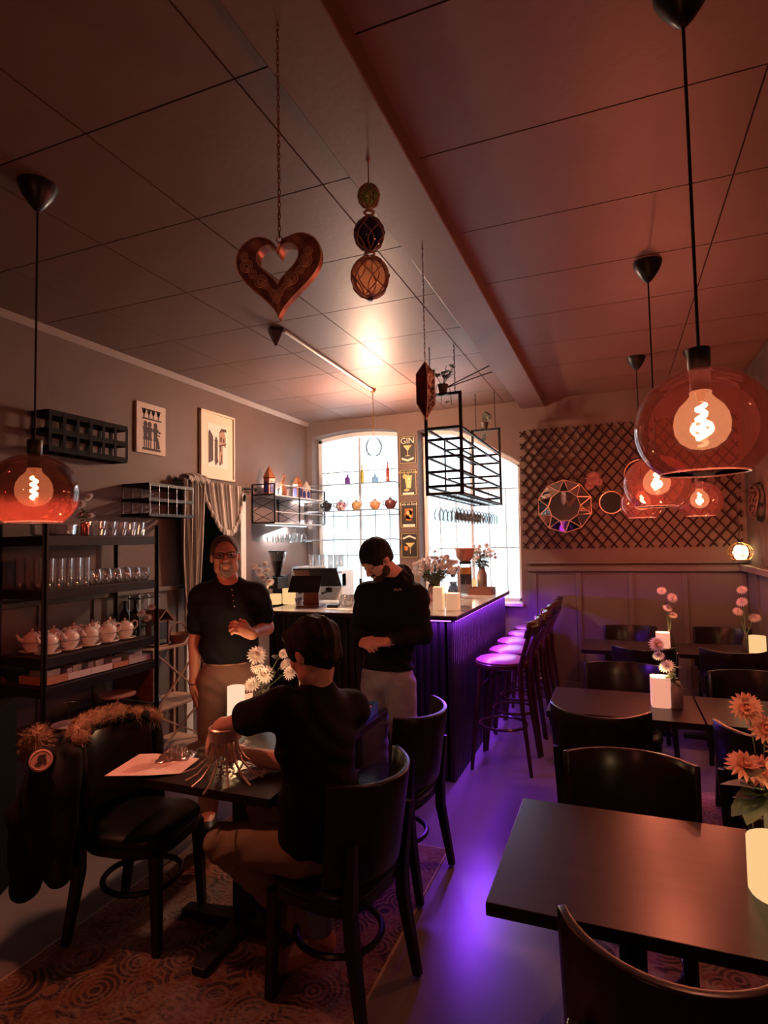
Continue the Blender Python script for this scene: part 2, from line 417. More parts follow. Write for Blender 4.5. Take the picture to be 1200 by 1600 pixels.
L = [(BX0 - 0.03, BY0 - 0.05), (BX1 + 0.05, BY0 - 0.05), (BX1 + 0.05, BY1 + 0.03), (-1.52, BY1 + 0.03), (-1.52, BY0 + 0.44), (BX0 - 0.03, BY0 + 0.44)]
g = G(); g.prism(L, lambda a, b: (a, b, BZ - 0.008), lambda a, b: (a, b, BZ)); g.done('worktop', m_ctop, bar, smooth=0)
L2 = [(BX0 - 0.028, BY0 - 0.048), (BX1 + 0.048, BY0 - 0.048), (BX1 + 0.048, BY1 + 0.028), (-1.518, BY1 + 0.028), (-1.518, BY0 + 0.438), (BX0 - 0.028, BY0 + 0.438)]
g = G(); g.prism(L2, lambda a, b: (a, b, BZ - 0.034), lambda a, b: (a, b, BZ - 0.0085)); g.done('worktop_edge', m_cedge, bar, smooth=0)
g = G(); g.box((BX1 + 0.03, (BY0 + BY1) / 2, BZ - 0.039), (0.012, BY1 - BY0, 0.008)); g.done('led_strip', m_led, bar, smooth=0)
g = G(); g.box((-1.27, BY0 - 0.03, BZ - 0.039), (0.30, 0.012, 0.008)); g.done('led_strip', m_led, bar, smooth=0)
lamp('bar_led_side', 'AREA', (BX1 + 0.03, (BY0 + BY1) / 2, BZ - 0.046), 92, LED, 0.02, (0, math.radians(-14), 0), BY1 - BY0)
lamp('bar_led_front', 'AREA', (-1.27, BY0 - 0.03, BZ - 0.046), 6, LED, 0.30, (math.radians(-14), 0, 0), 0.02)

# ================================================================== BAR STOOLS
m_stool = wood('dark_mahogany', (0.035, 0.010, 0.007), (0.055, 0.017, 0.011), 0.24, (12, 12, 1))
m_stoolseat = mat('brown_stool_cushion', (0.30, 0.13, 0.11), 0.28)
def make_stool():
    t = thing('bar_stool', '', 'stool')
    g = G(); g.lathe([(0, .735), (.185, .735), (.205, .745), (.205, .772), (.196, .778), (0, .778)], n=28); g.done('seat_ring', m_stool, t)
    g = G(); g.lathe([(.0, .776), (.188, .776), (.194, .787), (.175, .799), (.09, .806), (0, .807)], n=28); g.done('seat', m_stoolseat, t)
    for sx in (-1, 1):
        g = G(); g.tube([(sx * .135, .135, .74), (sx * .165, .165, .42), (sx * .205, .20, 0)], [.017, .018, .013], 8); g.done('leg', m_stool, t)
        g = G(); g.tube([(sx * .185, -.265, 1.07), (sx * .175, -.215, .92), (sx * .155, -.165, .76), (sx * .165, -.175, .5), (sx * .205, -.235, 0)], [.015, .017, .019, .018, .013], 8); g.done('leg', m_stool, t)
    g = G(); g.tube([(.178 * math.cos(a), .178 * math.sin(a) * 1.0, .30) for a in [2 * PI * i / 24 for i in range(24)]], .011, 8, closed=True); g.done('foot_ring', m_stool, t)
    for sx in (-1, 1):
        g = G(); g.tube([(sx * .14, .15, .60)] + [(sx * .15 * math.cos(a), .15 - .30 * math.sin(a / 2) , .60 + .12 * math.sin(a)) for a in [PI * i / 8 for i in range(1, 8)]][:4], .008, 6); g.done('brace', m_stool, t)
    def rail(u, v):
        a = (u - .5) * 2; return Vector((a * .20, -.30 + .055 * a * a - .03 * v + .03, .985 + v * .115 + .012 * (1 - a * a)))
    g = G(); g.grid(12, 2, rail); g.done('top_rail', m_stool, t, solid=.022)
    for x in (-.09, 0, .09):
        g = G(); g.bar((x, -.155 - .02, .765), (x, -.285 + .3 * x * x, .995), .045, .010); g.done('back_slat', m_stool, t, smooth=0)
    return t
st = make_stool()
sl = ['dark mahogany bar stool nearest the dining aisle, first of the row along the bar', 'second bar stool from the aisle end of the bar',
      'third dark bar stool along the violet-lit bar side', 'fourth dark bar stool, near the lattice wall end', 'last bar stool at the far end beside the back wall']
for i, (y, dx, r) in enumerate(((4.58, 0, 89), (5.02, .015, 91), (5.455, .0, 88), (5.89, .02, 91), (6.325, .015, 90))):
    p_ = (-0.865 + dx, y, 0); r = math.radians(r)
    if i == 0: o = st; o.location = p_; o.rotation_euler = (0, 0, r); o['label'] = sl[0]; o['group'] = 'bar stools along the bar'
    else: dup(st, p_, r, sl[i], 'bar stools along the bar')

# ================================================================== DINING CHAIRS
m_chair = mat('black_brown_lacquered_wood', (0.008, 0.005, 0.0045), 0.32)
m_shell = wood('dark_bent_plywood', (0.010, 0.0055, 0.005), (0.017, 0.009, 0.007), 0.28, (9, 9, 0.7))
m_lea = mat('black_leather', (0.007, 0.007, 0.010), 0.33, bump=0.1, bscale=90)
def sq_leg(pts, w):
    g = G(); rings = []
    for (x, y, z), s in zip(pts, w): rings.append([g.bm.verts.new((x + a * s / 2, y + b * s / 2, z)) for a, b in ((-1, -1), (1, -1), (1, 1), (-1, 1))])
    return g.skin(rings)
def make_chair():
    t = thing('dining_chair', '', 'chair')
    def se(r, k, n=28):
        return [(math.copysign(abs(math.cos(a)) ** .62, math.cos(a)) * r * k, math.copysign(abs(math.sin(a)) ** .62, math.sin(a)) * r) for a in [2 * PI * i / n for i in range(n)]]
    g = G(); rings = [[g.bm.verts.new((a, b, z)) for a, b in se(r, 1.03)] for r, z in ((.195, .385), (.205, .39), (.205, .425), (.20, .43))]; g.skin(rings); g.done('seat_frame', m_chair, t)
    g = G(); rings = [[g.bm.verts.new((a, b, z)) for a, b in se(r, 1.03)] for r, z in ((.195, .425), (.21, .435), (.213, .452), (.20, .470), (.16, .480), (.07, .485))]; g.skin(rings); g.done('seat', m_lea, t, smooth=60)
    for s in (-1, 1):
        sq_leg([(s * .165, .165, .40), (s * .178, .182, .0)], (.046, .034)).done('leg', m_chair, t, smooth=0, bevel=.004)
        sq_leg([(s * .200, -.215, .66), (s * .185, -.190, .42), (s * .180, -.195, .30), (s * .195, -.245, .0)], (.030, .044, .044, .032)).done('leg', m_chair, t, smooth=0, bevel=.004)
    def shell(u, v):
        a = (u - .5) * 2; tm = 1.08; an = a * tm
        r = .258; x = r * math.sin(an); y = -.235 + r * (1 - math.cos(an)) - .055 * v * (1 - .3 * a * a)
        return Vector((x * (1 + .02 * v), y, .50 + .345 * v + .012 * a * a * v))
    g = G(); g.grid(18, 4, shell); g.done('backrest', m_shell, t, solid=.024, smooth=50, bevel=.005)
    g = G(); g.tube([(.162 * math.cos(a), .168 * math.sin(a) - .01, .215) for a in [2 * PI * i / 28 for i in range(28)]], .013, 8, closed=True); g.done('stretcher', m_chair, t)
    return t
ch = make_chair()
D = math.radians
chairs = [
 ((0.09, 1.555), -4, 'dark chair in the right foreground, outer back towards the viewer, pushed under the nearest table', 'r'),
 ((0.005, 2.31), 178, 'dark chair on the far side of the nearest right-hand table', 'r'),
 ((-0.10, 3.29), -6, 'chair with black outer back pushed to the near side of the middle table, left one', 'r'),
 ((0.65, 3.17), -18, 'chair turned askew near the right edge, near side of the middle table', 'r'),
 ((0.0, 4.10), 181, 'bluish-sheened chair behind the left end of the middle table', 'r'),
 ((0.74, 4.05), 184, 'chair with a blue sheen behind the right part of the middle table', 'r'),
 ((0.16, 5.22), 2, 'dark chair at the near side of the rearmost table, left of the two', 'r'),
 ((0.80, 5.27), -3, 'dark chair at the near side of the rearmost table, right of the two', 'r'),
 ((0.09, 6.05), 184, 'chair against the panelled back wall, left of the two behind the rearmost table', 'r'),
 ((0.86, 6.10), 178, 'chair against the panelled back wall, right of the two behind the rearmost table', 'r'),
 ((-1.06, 2.10), 81, 'black chair carrying the seated man in the black T-shirt', 'l'),
 ((-1.135, 2.90), 83, 'empty black chair behind the seated man, near the bar corner', 'l'),
 ((-2.04, 2.13), -81, 'black chair with the fur-trimmed coat hung over its back', 'l'),
]
CH = []
for i, (xy, r, lab, gk) in enumerate(chairs):
    gl = 'dining chairs at the right-hand tables' if gk == 'r' else 'dining chairs at the left-hand tables'
    p_ = (xy[0], xy[1], 0.0095 if xy[1] < 4.5 else 0.0)
    if i == 0: o = ch; o.location = p_; o.rotation_euler = (0, 0, D(r)); o['label'] = lab; o['group'] = gl
    else: o = dup(ch, p_, D(r), lab, gl)
    CH.append(o)

# ================================================================== TABLES
m_table = wood('black_brown_tabletop', (0.016, 0.010, 0.009), (0.026, 0.016, 0.013), 0.30, (1.2, 9, 9), spec=.38)
m_iron = mat('black_cast_iron', (0.014, 0.013, 0.013), 0.45, metal=0.2)
def table(x0, x1, y0, y1, lab, group, z=0.75, fz=0.0):
    cx, cy = (x0 + x1) / 2, (y0 + y1) / 2
    t = thing('cafe_table', lab, 'table', (cx, cy, fz), 0, group)
    w, d = x1 - x0 - .004, y1 - y0
    g = G(); g.box((0, 0, z - .0175 - fz), (w, d, .035)); g.done('tabletop', m_table, t, smooth=0, bevel=.002)
    g = G(); g.box((0, 0, (z - .04) / 2), (.075, .075, z - .07)); g.box((0, 0, z - .042 - fz), (.3, .3, .014)); g.done('column', m_iron, t, smooth=0, bevel=.004)
    for i in range(4):
        a = PI / 4 * 0 + i * PI / 2; k = (w if i % 2 == 0 else d) * .46
        g = G(); e = Vector((math.cos(a) * k, math.sin(a) * k, 0)); q = Vector((-math.sin(a), math.cos(a), 0))
        vs = []
        for px, hw, zz in ((.03, .045, .055), (1, .032, .032)):
            b = e * px if px == 1 else e.normalized() * px
            vs.append([g.bm.verts.new(b + q * s + Vector((0, 0, z0))) for s, z0 in ((-hw, 0), (hw, 0), (hw, zz), (-hw, zz))])
        g.skin(vs); g.done('foot', m_iron, t, smooth=0, bevel=.003)
    return t
gr, gl = 'dining tables on the right', 'dining tables on the left'
table(-.36, .357, 1.576, 2.245, 'nearest black-brown table on the right, its bare left half catching grey light', gr, fz=.0095)
table(.361, 1.08, 1.576, 2.245, 'table cut off by the right edge, carrying the glowing candle in the foreground', gr, fz=.0095)
table(-.405, .385, 3.41, 3.985, 'middle right-hand table with the square candle and the grey vase', gr, fz=.0095)
table(.389, 1.10, 3.41, 3.985, 'middle right-hand table with an amber reflection at the right edge', gr, fz=.0095)
table(-.33, .43, 5.38, 5.95, 'rearmost table below the lattice, left of the pair', gr)
table(.434, 1.13, 5.38, 5.95, 'rearmost table beside the right wall', gr)
table(-1.95, -1.243, 1.92, 2.60, 'left foreground table with the upturned chandelier and plans', gl, fz=.009)
table(-2.02, -1.25, 2.62, 3.14, 'left table behind, with the white candle and the blue toolbox', gl, fz=.009)

# ================================================================== RUGS
def rug_mat(name, cols, seed):
    m = mat(name, cols[0], 0.95, spec=.1, sheen=.2); nt = m.node_tree; b = nt.nodes['Principled BSDF']
    N = nt.nodes.new; Lk = nt.links.new
    tc = N('ShaderNodeTexCoord')
    v = N('ShaderNodeTexVoronoi'); v.inputs['Scale'].default_value = 7
    w = N('ShaderNodeTexWave'); w.inputs['Scale'].default_value = 1.5; w.inputs['Distortion'].default_value = 9; w.inputs['Detail'].default_value = 3; w.inputs['Detail Scale'].default_value = 2.2
    n = N('ShaderNodeTexNoise'); n.inputs['Scale'].default_value = 2.3 + seed; n.inputs['Detail'].default_value = 8; n.inputs['Roughness'].default_value = .7
    f = N('ShaderNodeTexNoise'); f.inputs['Scale'].default_value = 60; f.inputs['Detail'].default_value = 2
    mp = N('ShaderNodeMapping'); mp.inputs['Scale'].default_value = (1, 3.5, 1)
    Lk(tc.outputs['Object'], mp.inputs[0]); Lk(mp.outputs[0], f.inputs['Vector'])
    for x in (v, w, n): Lk(tc.outputs['Object'], x.inputs['Vector'])
    r1 = N('ShaderNodeValToRGB'); r1.color_ramp.elements[0].color = (*cols[0], 1); r1.color_ramp.elements[1].color = (*cols[1], 1)
    r1.color_ramp.elements[0].position = .42; r1.color_ramp.elements[1].position = .55
    Lk(w.outputs['Fac'], r1.inputs[0])
    mx = N('ShaderNodeMix'); mx.data_type = 'RGBA'; mx.inputs['B'].default_value = (*cols[2], 1)
    s0 = N('ShaderNodeMath'); s0.operation = 'MULTIPLY'; s0.inputs[1].default_value = 40; Lk(v.outputs['Distance'], s0.inputs[0]); s1 = N('ShaderNodeMath'); s1.operation = 'SINE'; Lk(s0.outputs[0], s1.inputs[0])
    s = N('ShaderNodeMath'); s.operation = 'GREATER_THAN'; s.inputs[1].default_value = .25; Lk(s1.outputs[0], s.inputs[0])
    Lk(s.outputs[0], mx.inputs['Factor']); Lk(r1.outputs[0], mx.inputs['A'])
    mx2 = N('ShaderNodeMix'); mx2.data_type = 'RGBA'; mx2.inputs['B'].default_value = (*cols[3], 1)
    ad = N('ShaderNodeMath'); ad.operation = 'ADD'; Lk(n.outputs['Fac'], ad.inputs[0])
    sb = N('ShaderNodeMath'); sb.operation = 'MULTIPLY_ADD'; sb.inputs[1].default_value = .5; sb.inputs[2].default_value = -.25; Lk(f.outputs['Fac'], sb.inputs[0]); Lk(sb.outputs[0], ad.inputs[1])
    r2 = N('ShaderNodeMapRange'); r2.inputs['From Min'].default_value = .45; r2.inputs['From Max'].default_value = .70; Lk(ad.outputs[0], r2.inputs['Value'])
    Lk(r2.outputs[0], mx2.inputs['Factor']); Lk(mx.outputs['Result'], mx2.inputs['A']); Lk(mx2.outputs['Result'], b.inputs['Base Color'])
    bn = N('ShaderNodeBump'); bn.inputs['Strength'].default_value = .5; bn.inputs['Distance'].default_value = .004; Lk(f.outputs['Fac'], bn.inputs['Height']); Lk(bn.outputs[0], b.inputs['Normal'])
    return m
m_rug1 = rug_mat('distressed_rust_rug', ((.13, .045, .026), (.030, .016, .014), (.17, .085, .045), (.26, .215, .205)), 0)
m_rug2 = rug_mat('distressed_pink_rug', ((.20, .06, .06), (.06, .025, .03), (.24, .13, .12), (.34, .25, .24)), .7)
m_hem = mat('pale_rug_binding', (.45, .36, .30), .9)
def rug(lab, w, d, loc, rz, mt):
    t = thing('area_rug', lab, 'rug', loc, rz)
    g = G(); g.box((0, 0, .004), (w, d, .008)); g.done('pile', mt, t, smooth=0)
    g = G()
    for s in (-1, 1): g.box((s * (w / 2 + .004), 0, .0045), (.008, d + .016, .009)); g.box((0, s * (d / 2 + .004), .0045), (w, .008, .009))
    g.done('binding', m_hem, t, smooth=0)
rug('worn rust and grey patterned rug under the left-hand tables', 1.38, 2.55, (-1.622, 1.925, 0), 0, m_rug1)
rug('worn pinkish patterned rug under the right-hand tables', 1.30, 3.0, (.40, 2.95, 0), D(6), m_rug2)
# ================================================================== HANGING FROM THE CEILING
m_globe = glass('smoky_rose_glass', (0.80, 0.60, 0.57), 0.01, 1.0, 0.045, haze=((1.0, .32, .26), .011))
m_globe_d = glass('dark_rose_glass', (0.52, 0.27, 0.23), 0.01, 0.9, 0.05, haze=((1.0, .25, .18), .02))
m_bulb = glow('amber_bulb_glass', (1.0, 0.45, 0.20), 3.0, 0.76)
m_fil = glow('hot_filament', (1.0, 0.72, 0.36), 40)
m_brass = mat('brushed_brass', (0.65, 0.40, 0.20), 0.3, metal=1.0)
def make_pendant():
    """origin at the ceiling"""
    t = thing('pendant_lamp', '', 'lamp')
    zc = -1.262
    g = G(); g.lathe([(0, -.125), (.012, -.12), (.034, -.095), (.058, -.06), (.074, -.025), (.078, 0), (0, 0)], n=24); g.done('canopy', m_bplastic, t)
    g = G(); g.cyl((0, 0, -.12), (0, 0, zc + .212), .0045, n=8); g.done('cable', m_bplastic, t)
    g = G(); g.lathe([(0, .217), (.027, .217), (.029, .212), (.029, .160), (.027, .157), (.025, .098), (0, .098)], (0, 0, zc), 20); g.done('socket', m_bplastic, t)
    g = G()
    prof = [(.031, .158)]
    for i in range(1, 22):
        a = PI / 2 - i * (PI * .785) / 21; prof.append((max(.031, .172 * math.cos(a) ** .92 if math.cos(a) > 0 else .031), .158 * math.sin(a)))
    prof = prof + [(prof[-1][0] - .003, prof[-1][1] - .002)]
    g.lathe(prof, (0, 0, zc), 48)
    g.done('globe_shade', m_globe, t, smooth=80)
    r_, z_ = prof[-1]
    g = G(); g.tube([(r_ * math.cos(a), r_ * math.sin(a), zc + z_) for a in [2 * PI * i / 48 for i in range(48)]], .0026, 6, closed=True); g.done('shade_rim', glass('bright_rim_glass', (.95, .85, .82), .08, 1.0, .4, haze=((1, .75, .68), .35)), t)
    b = G(); b.lathe([(.024, .100), (.028, .097), (.027, .088), (.036, .076), (.054, .058), (.066, .036), (.071, .010), (.068, -.016), (.055, -.040), (.032, -.056), (0, -.063)], (0, 0, zc), 28)
    bo_ = b.done('bulb', m_bulb, t, smooth=80)
    g = G(); g.tube([(.010 * math.cos(a * 1.9), .010 * math.sin(a * 1.9), zc + .062 - a * .0080) for a in [i * .35 for i in range(34)]], .0072, 6); g.done('filament', m_fil, bo_)
    g = G(); g.lathe([(0, .10), (.014, .10), (.012, .085), (.006, .07), (0, .07)], (0, 0, zc), 14); g.done('bulb_cap', m_brass, bo_)
    return t
pend = make_pendant()
gl = 'globe pendant lamps'
pl = [((.225, 1.79), 'largest globe pendant lamp, hanging nearest the viewer on the right', 40, WARM),
      ((.214, 3.568), 'second globe pendant in the right-hand row, over the middle table', 120, WARM),
      ((.205, 5.429), 'third globe pendant, farthest of the right-hand row', 115, WARM),
      ((.64, 5.43), 'globe pendant half hidden behind the largest globe on the right', 90, WARM),
      ((-2.245, 1.72), 'globe pendant alone on the left, in front of the glassware rack', 150, WARM)]
for i, ((x, y), lab, pw, c) in enumerate(pl):
    o = pend if i == 0 else dup(pend, (x, y, ZC), 0.7 * i)
    o.location = (x, y, ZC); o['label'] = lab; o['group'] = gl
    if i < 4: lamp('pendant_light', 'POINT', (x, y, ZC - 1.262), pw, c, .03)
    else: lamp('pendant_light', 'SPOT', (x, y, ZC - 1.322), pw, c, .03, (0, 0, 0), None, math.radians(165), .35)   # spot cone chosen to keep its light off the ceiling
# darker glass on the left globe
for k in kids(o):
    if k.name.startswith(('globe_shade', 'shade_rim', 'bulb', 'socket')): k.location.z -= .06
    if k.name.startswith('cable'): k.data = k.data.copy(); k.data.transform(Matrix.Diagonal((1, 1, 1.062, 1)))
    if k.name.startswith('globe_shade') : k.data = k.data.copy(); k.data.materials[0] = m_globe_d

# added light standing in for unseen lamps behind the viewer, no fixture modelled
lamp('pendant_light', 'POINT', (-.9, -.75, 1.95), 17, WARM, .03)
# bar lamp: cone canopy, pale conduit along the ceiling, hook, chain and clear glass lamp
t = thing('hanging_bar_lamp', 'clear glass lamp on a chain from a pale ceiling rod with a black cone canopy', 'lamp', (0, 0, 0))
c0 = Vector((-2.234, 3.58, ZC)); hk = Vector((-2.239, 5.40, ZC))
g = G(); g.lathe([(0, -.13), (.008, -.128), (.06, -.03), (.066, -.004), (0, -.004)], c0, 4); g.done('canopy', m_bplastic, t, smooth=0)
g = G(); g.tube([c0 + Vector((.055, .03, -.02)), c0 + Vector((.05, .2, -.022)), hk + Vector((0, -.03, -.022))], .012, 8); g.done('conduit', m_white, t)
g = G(); g.lathe([(0, -.05), (.012, -.048), (.032, -.022), (.034, -.004), (0, -.004)], hk, 12); g.done('hook_cup', m_brass, t)
def chain(g, a, b, r=.009, w=.0017, step=.019):
    a, b = Vector(a), Vector(b); n = max(2, int((b - a).length / step)); d = (b - a) / n
    for i in range(n):
        c = a + d * (i + .5); s = i % 2
        pts = [c + d.normalized() * (math.sin(q) * step * .72) + (Vector((1, 0, 0)) if s else Vector((0, 1, 0))) * (math.cos(q) * r * .55) for q in [2 * PI * k / 8 for k in range(8)]]
        g.tube(pts, w, 4, closed=True)
    return g
lz = aty(583, 698, 5.40).z
g = chain(G(), hk - Vector((0, 0, .045)), (hk.x, hk.y, lz + .11), .012, .002, .026); g.done('chain', m_brass, t, kind='stuff')
m_clear = glass('clear_glass', (0.97, 0.98, 0.98), 0.02, 0.9, 0.06)
g = G(); g.lathe([(.018, .11), (.025, .10), (.06, .07), (.085, .02), (.085, -.03), (.065, -.08), (.045, -.09)], (hk.x, hk.y, lz), 24); g.done('glass_shade', m_clear, t, smooth=80)
g = G(); g.sph((hk.x, hk.y, lz), .04, (1, 1, 1.15), 14, 10); g.done('bulb', glow('warm_white_bulb', (1, .75, .5), 30), t)
lamp('bar_lamp_light', 'POINT', (hk.x, hk.y, lz), 1900, (1.0, .56, .36), .045)

# pierced metal heart on a chain
m_heart = mat('antique_copper', (0.52, 0.27, 0.18), 0.42, metal=0.5, noise=(40, (0.20, 0.09, 0.06), 0.2))
m_fili = mat('brightened_copper', (0.92, 0.66, 0.50), 0.42, metal=0.3)  # brightened in place of the light on the heart's lower arms
hc = aty(437, 415, 1.36)
t = thing('hanging_heart', 'pierced copper heart ornament hanging on a chain', 'ornament', hc, D(12))
def heart(s, n=56):
    out = []
    for i in range(n):
        a = 2 * PI * i / n; x = 16 * math.sin(a) ** 3; y = 13 * math.cos(a) - 5 * math.cos(2 * a) - 2 * math.cos(3 * a) - math.cos(4 * a)
        out.append((x / 16 * s, (y - 2.0) / 16 * s * 1.06))
    return out
HO = heart(.121); HI = [(x, y + .012) for x, y in heart(.060)]
HM = [((a + c) / 2, (b + d) / 2) for (a, b), (c, d) in zip(HO, HI)]
g = G(); rings = []
for pts, y in ((HO, -.012), (HM, -.030), (HI, -.018), (HI, .018), (HM, .030), (HO, .012)):
    rings.append([g.bm.verts.new((a, y, b)) for a, b in pts])
g.skin(rings, closed=True); g.done('heart_band', m_heart, t, smooth=30)
k = 0
r0 = None
for i in range(56):
    (x, z), (x2, z2) = HM[i], HM[(i + 1) % 56]
    if z > .034 or (abs(x) < .03 and z > -.04) or (i % 2 and z > -.06): continue
    sc = (1.0 if i % 4 == 0 else .7) * (1 if z > -.07 else .62)
    if r0 is None:
        g = G()
        for rr in (.017, .011): g.tube([(rr * math.cos(a), 0, rr * math.sin(a)) for a in [2 * PI * q / 16 for q in range(16)]], .0017, 4, closed=True)
        for q in range(8): g.sph((.006 * math.cos(q * PI / 4), 0, .006 * math.sin(q * PI / 4)), .0021, u=5, v=4)
        r0 = g.done('rosette', m_fili, t); o = r0
    else: o = copy_part(r0, t)
    o.location = (x, -.0295, z); o.scale = (sc, 1, sc)
for pts, y in ((HO, -.012), (HI, -.018)):
    g = G(); g.tube([(a, y, b) for a, b in pts], .002, 5, closed=True); g.done('edge_wire', m_fili, t)
g = G(); g.tube([(.008 * math.cos(a), 0, .073 + .008 * math.sin(a)) for a in [2 * PI * q / 12 for q in range(12)]], .002, 5, closed=True); g.done('hanging_ring', m_heart, t)
g = chain(G(), (0, 0, .079), (0, 0, ZC - hc.z), .007, .0014, .017); g.done('chain', m_heart, t, kind='stuff')

# three glass fishing floats in nets
m_rope = mat('tan_net_cord', (0.42, 0.22, 0.15), 0.9)
fx, fy = -.834, 2.005
t = thing('glass_float_string', 'three netted glass fishing floats, green, blue and amber, hung one below another', 'ornament', (fx, fy, 3.165))
top = 0.0; zs = []
for (px, py, rp, nm, tint) in ((575, 307, 17, 'green_float', (.45, .48, .22)), (578, 366, 24, 'blue_float', (.03, .04, .16)), (578, 434, 30, 'amber_float', (.78, .48, .32))):
    q = aty(px, py, fy); dist = (q - CP).dot(FWD); r = rp * dist / FPX; z = q.z - 3.165
    g = G(); g.sph((0, 0, z), r, (1, 1, 1.08), 20, 14); f = g.done(nm, glass(nm + '_glass', tint, .03, .8, .10), t, smooth=80)
    g = G(); n = 6
    for k in range(n):
        for sgn in (-1, 1):
            pts = []
            for i in range(13):
                la = PI / 2 - PI * i / 12; a = 2 * PI * k / n + sgn * (PI / n) * math.sin(i / 12 * PI * 2) * 1.0 + (PI / n) * .5 * sgn
                pts.append(((r * 1.02) * math.cos(la) * math.cos(a), (r * 1.02) * math.cos(la) * math.sin(a), z + r * 1.10 * math.sin(la)))
            g.tube(pts, .0022, 4)
    g.done('net', m_rope, f)
    zs.append((z, r))
for (z1, r1), (z2, r2) in zip(zs, zs[1:]):
    zz = (z1 - r1 * 1.08 + z2 + r2 * 1.08) / 2
    g = G(); g.tube([(.018 * math.cos(a), .018 * math.sin(a), zz) for a in [2 * PI * q / 12 for q in range(12)]], .005, 6, closed=True); g.done('knot_ring', m_rope, t)
g = G(); g.cyl((0, 0, 0.003), (0, 0, zs[0][0] + zs[0][1] * 1.05), .0025, n=6); g.sph((0, 0, 0), .008, u=8, v=6); g.done('cord', m_rope, t)
g = G(); g.cyl((0, 0, zs[2][0] - zs[2][1] * 1.05), (0, 0, zs[2][0] - zs[2][1] * 1.05 - .012), .009, n=8); g.done('stopper', m_black, t)

# elongated star lantern
m_red = mat('pierced_red_metal', (0.30, 0.035, 0.03), 0.4, metal=.4, noise=(90, (0.12, 0.02, 0.02), 0.1))
m_pale = mat('pierced_pale_metal', (0.85, 0.80, 0.76), 0.5, noise=(55, (0.25, 0.10, 0.10), 0.05))
q = aty(665, 610, 2.66)
t = thing('hanging_lantern', 'long faceted lantern, red and white pierced faces, hung by the bar rack', 'lantern', q, D(28))
H2, Rr = .142, .045
mid = [(Rr * math.cos(2 * PI * i / 4), Rr * math.sin(2 * PI * i / 4)) for i in range(4)]
for i in range(4):
    g = G(); a, b = mid[i], mid[(i + 1) % 4]
    V_ = [g.bm.verts.new(v) for v in ((0, 0, H2), (a[0], a[1], H2 * .55), (a[0], a[1], -H2 * .45), (0, 0, -H2), (b[0], b[1], -H2 * .45), (b[0], b[1], H2 * .55))]
    g.bm.faces.new(V_); g.done('facet', m_pale if i in (3, 0) else m_red, t, smooth=0, solid=.002)
g = G()
for a in mid: g.tube([(0, 0, H2), (a[0], a[1], H2 * .55), (a[0], a[1], -H2 * .45), (0, 0, -H2)], .002, 5)
g.done('edge_wire', m_fili, t)
g = chain(G(), (0, 0, H2), (0, 0, 3.165 - q.z), .006, .0012, .022); g.done('chain', m_heart, t, kind='stuff')

# bottle and glass rack hung over the bar
RY0, RY1, RX1 = 4.43, 6.06, -1.10
RX0 = aty(667, 720, RY0).x
zt = aty(720, 613, RY0).z
hz = [aty(721, y, RY0).z for y in (666, 684, 711, 735, 758, 770)]
zb_ = hz[-1]
t = thing('hanging_glass_rack', 'black metal bar rack of square tube hung over the counter', 'rack', ((RX0 + RX1) / 2, (RY0 + RY1) / 2, zb_))
ox, oy = (RX0 + RX1) / 2, (RY0 + RY1) / 2
def P(x, y, z): return (x - ox, y - oy, z - zb_)
for y in (RY0, RY1):
    for x in (RX0, RX1):
        g = G(); g.bar(P(x, y, zb_ - .012), P(x, y, zt), .022); g.done('post', m_black, t, smooth=0)
    g = G(); g.bar(P(RX0 - .011, y, zt), P(RX1 + .011, y, zt), .022); g.done('top_bar', m_black, t, smooth=0)
    for z in hz:
        g = G(); g.bar(P(RX0, y, z), P(RX1, y, z), .020); g.done('end_rail', m_black, t, smooth=0)
for z in hz:
    for x in (RX0, RX1):
        g = G(); g.bar(P(x, RY0, z), P(x, RY1, z), .016); g.done('side_rail', m_black, t, smooth=0)
for i in range(13):
    y = RY0 + (i + .5) * (RY1 - RY0) / 13
    g = G(); g.bar(P(RX0, y, zb_), P(RX1, y, zb_), .010); g.done('glass_slot', m_black, t, smooth=0)
for k in (.33, .66):
    y = RY0 + k * (RY1 - RY0)
    for z in (hz[1], hz[3]): g = G(); g.bar(P(RX0, y, z), P(RX1, y, z), .014); g.done('cross_bar', m_black, t, smooth=0)
    g = G(); g.bar(P(RX0, y, hz[0]), P(RX0, y, zb_), .012); g.done('stay', m_black, t, smooth=0)
for y in (RY0, RY1):
    for x in (RX0 + .04, RX1 - .04):
        g = chain(G(), P(x, y, zt + .01), P(x, y, ZC), .010, .0022, .026); g.done('chain', m_black, t, kind='stuff')
# wine glasses hanging upside down from it
def make_wine():
    t = thing('wine_glass', '', 'glass')
    g = G(); g.lathe([(0, 0), (.034, -.001), (.034, -.003), (.006, -.006), (.0035, -.02), (.0035, -.085), (.008, -.092), (.030, -.112), (.040, -.14), (.039, -.17), (.032, -.20)], n=16)
    g.done('bowl_and_stem', m_clear, t, smooth=80); return t
wg = make_wine(); first = True
ORD = ['first', 'second', 'third', 'fourth', 'fifth', 'sixth', 'seventh', 'eighth', 'ninth', 'tenth', 'eleventh', 'twelfth', 'thirteenth']
for i in range(13):
    for j in range(2):
        l = (ox - .07 + j * .14, RY0 + (i + .5) * (RY1 - RY0) / 13, zb_ - .006)
        o = wg if first else dup(wg, l); first = False
        o.location = l; o['label'] = '%s wine glass from the near end under the bar rack, %s row' % (ORD[i], 'window-side' if j == 0 else 'aisle-side'); o['group'] = 'glasses under the bar rack'

